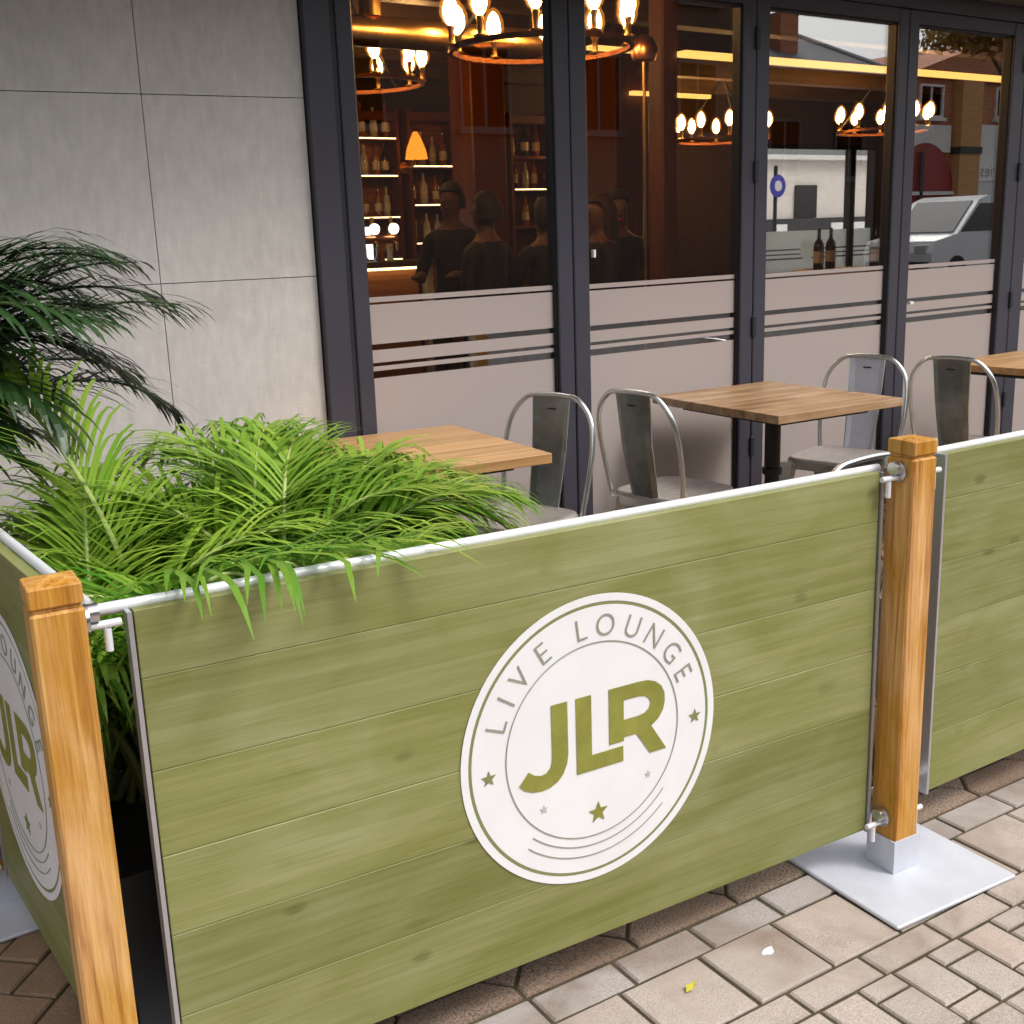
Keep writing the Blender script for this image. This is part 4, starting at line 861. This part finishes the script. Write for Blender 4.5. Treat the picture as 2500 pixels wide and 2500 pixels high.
def table(x, y, sx, sy, rz, mat, label, n=6):
    t = thing('cafe_table', label, 'table', (x, y, 0), rz, 'square cafe tables')
    tp_ = sub('tabletop', t)
    for k in range(n):
        y0 = -sy/2+sy*k/n; y1 = y0+sy/n
        MB().cbox(-sx/2, sx/2, -(sy/n)/2+0.0003, (sy/n)/2-0.0003, 0.728, 0.760, 0.0014).build('stave', mat, tp_, loc=(0, (y0+y1)/2, random.uniform(-.0004, .0004)))
    MB().box(-sx/2+0.09, sx/2-0.09, -sy/2+0.09, sy/2-0.09, 0.702, 0.7275).build('top_frame', 'iron', t)
    MB().lathe([(0.030, 0.05), (0.030, 0.44), (0.040, 0.445), (0.040, 0.47), (0.032, 0.475), (0.032, 0.70)], 16).build('column', 'iron', t, smooth=True)
    for a in range(4):
        f = MB(); an = a*PI/2+PI/4; c, s = math.cos(an), math.sin(an)
        f.tube([(c*0.025, s*0.025, 0.075), (c*0.16, s*0.16, 0.06), (c*0.30, s*0.30, 0.014)], [0.026, 0.022, 0.014], 8); f.build('foot', 'iron', t, smooth=True)
table(1.835, 3.215, 0.66, 0.71, -0.11, 'top1', 'honey coloured square table beside the palm')
table(3.488, 3.15, 0.655, 0.735, -0.07, 'top2', 'weathered oak square table between two metal chairs')
table(5.19, 2.99, 0.66, 0.70, 0.0, 'top1', 'square wooden table at the right picture edge')

# ================================================================== PALMS
def frond_mesh(L, th0, th1, seed, wmax=0.30, npair=30, lw=0.017, droop=1.0, bendp=1.5, fix=None):
    rnd = random.Random(seed); N = 22; pts = [Vector((0, 0, 0))]; side = rnd.uniform(-0.18, 0.18)
    tang = []
    for i in range(N):
        f = (i+0.5)/N; th = th0+(th1-th0)*f**bendp; yaw = side*f*f
        d = Vector((math.cos(th)*math.cos(yaw), math.cos(th)*math.sin(yaw), math.sin(th))); tang.append(d); pts.append(pts[-1]+d*(L/N))
    tang.append(tang[-1])
    if fix: pts = [a_ for a_, b_ in fix([(p_, p_) for p_ in pts])]
    mb = MB(); mb.tube(pts, [0.0075*(1-0.85*i/N)+0.0008 for i in range(N+1)], 6)
    nr = len(mb.f)
    def at(f):
        x = f*N; i = min(int(x), N-1); return pts[i].lerp(pts[i+1], x-i), tang[i]
    for k in range(npair):
        for sgn in (-1, 1):
            f = 0.24+0.75*(k+0.5*(sgn > 0)*0.6+rnd.uniform(-0.2, 0.2))/npair
            if f > 0.995: continue
            P, T = at(f); latv = Vector((-T.y, T.x, 0)); latv = latv.normalized() if latv.length > 1e-4 else Vector((0, 1, 0))
            upv = latv.cross(T)*-1
            if upv.z < 0: upv = -upv
            env = (math.sin(PI*min(1, max(0, (f-0.16)/0.86))**0.75)) ** 0.7
            ln = wmax*(0.35+0.65*env)*rnd.uniform(0.85, 1.12)*(1.0 if f < 0.9 else 0.8)
            sweep = 0.55+0.75*f
            d = (latv*sgn*math.cos(sweep)+T*math.sin(sweep)+upv*rnd.uniform(0.05, 0.42)).normalized()
            segs = 5; q = P.copy(); prev = []
            w0 = lw*rnd.uniform(0.75, 1.15)
            for j in range(segs+1):
                g_ = j/segs
                nw = d.cross(Vector((0, 0, 1))); nw = nw.normalized() if nw.length > 1e-3 else latv
                ww_ = w0*(0.30+0.70*math.sin(PI*min(1, 0.12+g_*0.88)))*(1-0.0*g_) if g_ < 0.98 else 0.0008
                prev.append((q+nw*ww_/2, q-nw*ww_/2))
                d = (d+Vector((0, 0, -1))*droop*(0.10+0.34*g_)*rnd.uniform(0.7, 1.2)).normalized()
                q = q+d*(ln/segs)
            if fix: prev = fix(prev)
            b = len(mb.v)
            for a_, c_ in prev: mb.v += [tuple(a_), tuple(c_)]
            for j in range(segs): mb.f.append((b+2*j, b+2*j+1, b+2*j+3, b+2*j+2))
    me = bpy.data.meshes.new('frond'); me.from_pydata(mb.v, [], mb.f); me.update()
    mi = [0 if i < nr else 1 for i in range(len(mb.f))]
    return me, mi
def keep_clear(base, ox, oy, oz, az):
    """leaflets lie against the barriers and wall instead of passing through; only those that start above the rail may hang over it"""
    c, s_ = math.cos(az), math.sin(az); bx, by, bz = base[0]+ox, base[1]+oy, base[2]+oz
    def fix(prev):
        out = []; over = overb = False; jit = abs(math.sin(prev[0][0].x*917+prev[0][0].z*431))*0.05
        for p, q in prev:
            r = [Vector((bx+v.x*c-v.y*s_, by+v.x*s_+v.y*c, bz+v.z)) for v in (p, q)]
            fy = 1.618+(r[0].x-0.441)*math.tan(FA)
            if not over and min(r[0].y, r[1].y) < fy+0.03:
                if r[0].z > 0.962 and 0.42 < r[0].x < 1.9: over = True
            if base[0] > 0.5 and not overb and min(r[0].x, r[1].x) < 0.405 and r[0].z > 0.975 and 1.68 < r[0].y < 2.5: overb = True
            for w in r:
                fyw = 1.618+(w.x-0.441)*math.tan(FA)
                if over:
                    if w.z < 0.958: w.y = min(w.y, fyw-0.016)
                elif w.y < fyw+0.040: w.y = fyw+0.040
                if overb:
                    if w.z < 0.965: w.x = min(w.x, 0.350)
                elif base[0] > 0.5 and w.x < 0.405 and 1.5 < w.y < 2.58: w.x = 0.405
                wy = D-0.035-(w.x-1.744)*math.tan(0.1126)-jit
                if w.y > wy: w.y = wy
            out.append(tuple(Vector(((w.x-bx)*c+(w.y-by)*s_, -(w.x-bx)*s_+(w.y-by)*c, w.z-bz)) for w in r))
        return out
    return fix
def palm(name, label, base, specs, mats, wl=0.30, lw=0.0165, dens=30):
    t = thing(name, label, 'palm', base)
    for i, (az, L, t0, t1, ox, oy, oz, seed) in enumerate(specs):
        me, mi = frond_mesh(L, t0, t1, seed, wl*min(1.1, L/0.95), int(dens*min(1.15, L/0.95)), lw, fix=keep_clear(base, ox, oy, oz, az))
        me.materials.append(MT[mats[0]]); me.materials.append(MT[mats[1]]); me.polygons.foreach_set('material_index', mi)
        o = link('frond', me, None, t); o.location = (ox, oy, oz); o.rotation_euler[2] = az
    return t
rn = random.Random(11)
sp1 = []
PX = 0.80
def frond1(az, L, t0, t1, ox, oy, oz, seed):
    if math.cos(az) > 0.15: L = max(0.46, min(L, (1.34-(PX+ox))/(0.66*math.cos(az))))     # stays left of the table edge
    sp1.append((az, L, t0, t1, ox, oy, oz, seed))
for i in range(76):
    az = rn.uniform(0, 2*PI) if i % 3 else rn.choice((rn.uniform(-0.5, 0.5), rn.uniform(2.7, 3.7)))
    tow = max(0.0, -math.sin(az)); lft = max(0.0, -math.cos(az))
    frond1(az, rn.uniform(0.62, 0.92)*(1-0.34*tow)*(1-0.14*lft), rn.uniform(1.05, 1.42), rn.uniform(-1.1, -0.2)+0.3*tow, rn.uniform(-0.38, 0.20), rn.uniform(-0.02, 0.16), rn.uniform(-0.02, 0.05), 100+i)
for i, (ox, az, L) in enumerate(((-0.34, -1.25, 0.84), (-0.20, -1.35, 0.84), (-0.07, -1.4, 0.82), (0.06, -1.45, 0.80))):      # a few fronds arch over the rail
    sp1.append((az, L, 1.40, -0.55, ox, -0.03, 0.05, 500+i))
for i in range(42):                                    # a taller mound towards the table
    frond1(rn.uniform(-0.6, 2.4), rn.uniform(0.66, 0.80), rn.uniform(1.2, 1.5), rn.uniform(-1.0, -0.2), rn.uniform(0.0, 0.30), rn.uniform(0.0, 0.20), rn.uniform(0.03, 0.14), 700+i)
for i in range(8):                                     # fronds hanging over the short left barrier
    sp1.append((rn.uniform(2.75, 3.45), rn.uniform(0.62, 0.74), 1.36, rn.uniform(-0.9, -0.4), rn.uniform(-0.34, -0.20), rn.uniform(-0.08, 0.2), 0.05, 800+i))
sp1.append((2.0, 0.92, 1.42, 0.3, -0.16, 0.14, 0.06, 620))
p1 = palm('areca_palm', 'bright green palm spilling over the barrier from a black planter', (PX, 1.98, 0.43), sp1, ('rachis', 'leaf'), 0.33, 0.0112, 46)
rn = random.Random(5)
sp2 = []
for i in range(84):
    az = rn.uniform(0, 2*PI) if i > 8 else rn.uniform(-0.9, 0.4)
    L = rn.uniform(0.62, 1.04)*(1-0.58*max(0, math.sin(az))-0.22*max(0, -math.sin(az)))
    sp2.append((az, L, rn.uniform(0.75, 1.45), rn.uniform(-1.0, -0.05), rn.uniform(-0.16, 0.14), rn.uniform(-0.12, 0.10), rn.uniform(-0.10, 0.14), 300+i))
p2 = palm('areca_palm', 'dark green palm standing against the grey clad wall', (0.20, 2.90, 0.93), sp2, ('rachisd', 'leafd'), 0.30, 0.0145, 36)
def planter(x0, x1, y0, y1, h, label):
    t = thing('planter', label, 'planter', ((x0+x1)/2, (y0+y1)/2, 0)); a, b = (x1-x0)/2, (y1-y0)/2
    o = MB(); o.rings([[(-a*.94, -b*.94, 0.0), (a*.94, -b*.94, 0.0), (a*.94, b*.94, 0.0), (-a*.94, b*.94, 0.0)], [(-a, -b, h), (a, -b, h), (a, b, h), (-a, b, h)],
                       [(-a+.03, -b+.03, h), (a-.03, -b+.03, h), (a-.03, b-.03, h), (-a+.03, b-.03, h)], [(-a+.03, -b+.03, h-.05), (a-.03, -b+.03, h-.05), (a-.03, b-.03, h-.05), (-a+.03, b-.03, h-.05)]], cap=True)
    o.build('tub', 'black', t)
    MB().box(-a+.031, a-.031, -b+.031, b-.031, h-.049, h-.03).build('soil', 'soil', t)
planter(0.40, 1.34, 1.74, 2.16, 0.44, 'black trough planter behind the emblem panel')
planter(-0.04, 0.44, 2.70, 3.18, 0.80, 'black square planter below the dark palm')

# small things on the paving
bmx = MB(); bmx.add([(0, 0, 0), (0.012, 0.007, 0.006), (0.03, 0.002, 0.004), (0.045, 0.0, 0.001), (0.03, -0.004, 0.005), (0.012, -0.008, 0.003)], [(0, 5, 1), (5, 4, 2, 1), (4, 3, 2)])
o = bmx.build('fallen_leaf', 'yellowleaf', None, loc=(1.345, 1.405, 0.003), rotz=0.3); tag(o, 'small yellow leaf lying on the grey paving', 'leaf')
o = MB().prism([(0.016*math.cos(a)*(1+0.3*math.sin(3*a)), 0.010*math.sin(a)) for a in [2*PI*k/14 for k in range(14)]], 0.0, 0.002).build('paint_spot', 'gum', None, loc=(1.566, 1.398, 0.0012), rotz=0.2); tag(o, 'small white spot on the grey paving beside the steel plate', 'spot')

# ================================================================== ACROSS THE STREET (mirrored in the glass)
struct(MB().box(-30, 60, -2.45, -2.205, -0.055, 0.0).build('kerb', 'paverg'))
struct(MB().box(-30, 60, -13.9, -11.2, -0.055, 0.06).build('far_pavement', 'paverg'))
def wind(t, x0, x1, z0, z1, y=0.0, frame='white'):
    w = sub('window', t, (x0, y, z0)); a, b = x1-x0, z1-z0
    MB().box(0.06, a-0.06, -0.03, -0.001, 0.06, b-0.06).build('pane', 'darkglass', w)
    f = MB(); f.box(0, 0.058, 0.0, 0.07, 0, b); f.box(a-0.058, a, 0, 0.07, 0, b); f.box(0.0585, a-0.0585, 0, 0.07, b-0.058, b); f.box(0.0585, a-0.0585, 0, 0.07, 0, 0.058); f.box(a/2-.025, a/2+.025, 0.0, 0.05, 0.0585, b-0.0585)
    f.build('window_frame', frame, w); MB().box(-0.08, a+0.08, 0.0, 0.14, -0.09, -0.001).build('sill', 'darkpaint' if frame == 'darkpaint' else 'render', w)
tb = thing('sky_blocking_building', 'tall dark brick building added across the street to darken the first doors', 'building', (-6, -14.0, 0))  # unseen building, added to keep sky reflections out of the first panes
MB().box(0, 28.6, -8, 0, -0.05, 9.5).build('wall', 'darkbrick', tb)
MB().box(-0.2, 28.8, -8.2, 0.25, 9.501, 9.8).build('cornice', 'darkpaint', tb)
for k in range(9):
    for z in (3.6, 6.6): wind(tb, 1.2+k*3.1, 2.5+k*3.1, z, z+1.7, 0.001, 'darkpaint')
hs_ = thing('slate_house', 'house with hipped slate roof mirrored in the third door', 'house', (22.8, -14.4, 0))
MB().box(0, 5.7, -7, 0, -0.05, 5.35).build('wall', 'darkbrick', hs_)
rf = MB().add([(-0.3, 0.35, 5.33), (6.0, 0.35, 5.33), (6.0, -7.3, 5.33), (-0.3, -7.3, 5.33), (1.4, -3.3, 7.05), (4.5, -3.3, 7.05)], [(0, 1, 5, 4), (1, 2, 5), (2, 3, 4, 5), (3, 0, 4), (3, 2, 1, 0)]).build('roof', 'slate', hs_)
for p, q in (((-0.3, 0.35, 5.36), (1.4, -3.3, 7.08)), ((6.0, 0.35, 5.36), (4.5, -3.3, 7.08)), ((1.4, -3.3, 7.08), (4.5, -3.3, 7.08))): MB().tube([p, q], 0.07, 8).build('ridge', 'lead', rf)
MB().box(2.2, 2.9, -1.6, -0.9, 5.6, 6.95).build('chimney', 'redbrick', rf)
wind(hs_, 0.8, 2.0, 2.6, 4.1, 0.001, 'darkpaint'); wind(hs_, 3.4, 4.6, 2.6, 4.1, 0.001, 'darkpaint')
bs_ = thing('brick_shop', 'red brick gabled shop mirrored in the fourth door', 'building', (29.0, -14.0, 0))
MB().prism([(-0.4, -8), (9, -8), (9, 0), (-0.4, 0)], -0.05, 5.3).build('wall', 'redbrick', bs_)
MB().add([(-0.6, 0.12, 5.30), (4.0, 0.12, 6.6), (9.2, 0.12, 5.30), (-0.6, -8, 5.30), (4.0, -8, 6.6), (9.2, -8, 5.30)], [(0, 2, 1), (3, 4, 5), (0, 1, 4, 3), (1, 2, 5, 4), (0, 3, 5, 2)]).build('gable_roof', 'redbrick', bs_)
MB().box(-0.35, 1.78, 0.001, 0.10, 3.30, 4.05).build('shop_fascia', 'render', bs_)
MB().box(3.0, 6.2, 0.001, 0.14, 1.2, 4.10).build('shopfront', 'render', bs_)
av = [(0.6+1.35*math.cos(a), 2.2+1.35*math.sin(a)) for a in [PI*k/24 for k in range(25)]]
me = flatpoly([av+[(-0.75, -0.04), (1.95, -0.04)]], 0.0, 0.06); o = link('arched_door', me, 'redpaint', bs_, loc=(0, 0.061, 0))
MB().box(0.25, 0.40, 0.125, 0.16, 0.0, 3.3).build('door_frame', 'darkpaint', o); MB().box(-0.7, 1.9, 0.125, 0.16, 2.1, 2.2).build('transom', 'render', o)
MB().box(1.94, 2.94, 0.001, 0.32, -0.04, 5.28).build('brick_pier', 'orangebrick', bs_)
MB().box(1.90, 2.98, 0.001, 0.36, 3.25, 3.45).build('pier_band', 'darkpaint', bs_)
MB().box(3.05, 6.1, 0.141, 0.19, 2.48, 3.08).build('sign_board', 'white', bs_)
x_ = 4.15
for ch in 'rries':
    vs, fs = GL[ch]
    MB().add([(x_-vx*0.52, 0.1925, 2.61+vy*0.52) for vx, vy in vs], [f[::-1] for f in fs]).build('sign_letter', 'darkpaint', bs_)
    x_ -= 0.27 if ch not in 'ri' else 0.20
wind(bs_, 0.3, 1.4, 4.25, 5.15, 0.001); wind(bs_, 4.0, 5.2, 4.3, 5.2, 0.001)
van = thing('white_van', 'white van mirrored in the fourth door', 'van', (22.7, -9.6, -0.055))
prof = [(0.05, 0.35), (0.0, 0.75), (0.12, 1.0), (0.95, 1.15), (1.75, 1.88), (2.1, 1.98), (4.7, 1.98), (4.85, 1.85), (4.88, 0.4), (4.8, 0.3), (0.15, 0.3)]
b = MB(); b.rings([[(x, y*(1-0.06*max(0, z-1.1)), z) for x, z in prof] for y in (-0.92, -0.88, 0.88, 0.92)]); b.build('body', 'vanpaint', van)
MB().add([(1.05, 0.925, 1.18), (1.78, 0.885, 1.80), (2.35, 0.885, 1.80), (2.35, 0.925, 1.18), (1.05, 0.915, 1.18), (1.78, 0.865, 1.80), (2.35, 0.865, 1.80), (2.35, 0.915, 1.18)], [(0, 1, 2, 3), (7, 6, 5, 4), (0, 4, 5, 1), (1, 5, 6, 2), (2, 6, 7, 3), (3, 7, 4, 0)]).build('side_window', 'darkglass', van)
MB().add([(0.955, 0.78, 1.19), (0.955, -0.78, 1.19), (1.70, -0.74, 1.87), (1.70, 0.74, 1.87), (0.99, 0.78, 1.17), (0.99, -0.78, 1.17), (1.74, -0.74, 1.85), (1.74, 0.74, 1.85)], [(0, 3, 2, 1), (4, 5, 6, 7), (0, 1, 5, 4), (1, 2, 6, 5), (2, 3, 7, 6), (3, 0, 4, 7)]).build('windscreen', 'darkglass', van)
for y in (-0.62, 0.62): MB().cbox(-0.01, 0.10, y-0.16, y+0.16, 0.72, 0.92, 0.02).build('headlight', 'clearb', van)
for x in (0.95, 3.95):
    for y in (-0.86, 0.86):
        w = sub('wheel', van, (x, y, 0.33)); MB().tube([(0, -0.1, 0), (0, 0.1, 0)], 0.33, 24).build('tyre', 'tyre', w); MB().tube([(0, -0.105, 0), (0, 0.105, 0)], 0.19, 18).build('rim', 'hub', w)
MB().box(-0.02, 0.12, -0.85, 0.85, 0.32, 0.55).build('bumper', 'darkpaint', van)
def leafcloud(n, rx, ry, rz, size, seed):
    r_ = random.Random(seed); mb = MB()
    cl = [(r_.gauss(0, 0.55), r_.gauss(0, 0.55), r_.gauss(0, 0.5)) for _ in range(22)]
    for _ in range(n):
        c = r_.choice(cl); p = Vector(((c[0]+r_.gauss(0, .22))*rx, (c[1]+r_.gauss(0, .22))*ry, (c[2]+r_.gauss(0, .2))*rz))
        a = Vector((r_.gauss(0, 1), r_.gauss(0, 1), r_.gauss(0, 1))).normalized(); b_ = a.orthogonal().normalized(); s_ = size*r_.uniform(.6, 1.3)
        mb.add([p-a*s_, p+b_*s_*.45, p+a*s_, p-b_*s_*.45], [(0, 1, 2, 3)])
    return mb
tr = thing('street_tree', 'leafy autumn tree mirrored at the top of the fourth door', 'tree', (28.9, -10.6, -0.055))
MB().tube([(0, 0, 0), (0.05, 0, 1.8), (-0.05, 0.05, 3.6), (0.1, 0, 5.2)], [0.20, 0.15, 0.11, 0.05], 10).build('trunk', 'bark', tr, smooth=True)
for k in range(6):
    a = k*1.05; MB().tube([(0, 0, 3.4+0.2*k), (0.7*math.cos(a), 0.7*math.sin(a), 4.6+0.2*k), (1.2*math.cos(a), 1.2*math.sin(a), 5.6+.15*k)], [0.07, 0.045, 0.015], 7).build('limb', 'bark', tr, smooth=True)
leafcloud(5200, 1.35, 1.5, 0.9, 0.11, 3).build('crown', 'treeleaf', tr, loc=(-0.4, 0, 6.75))
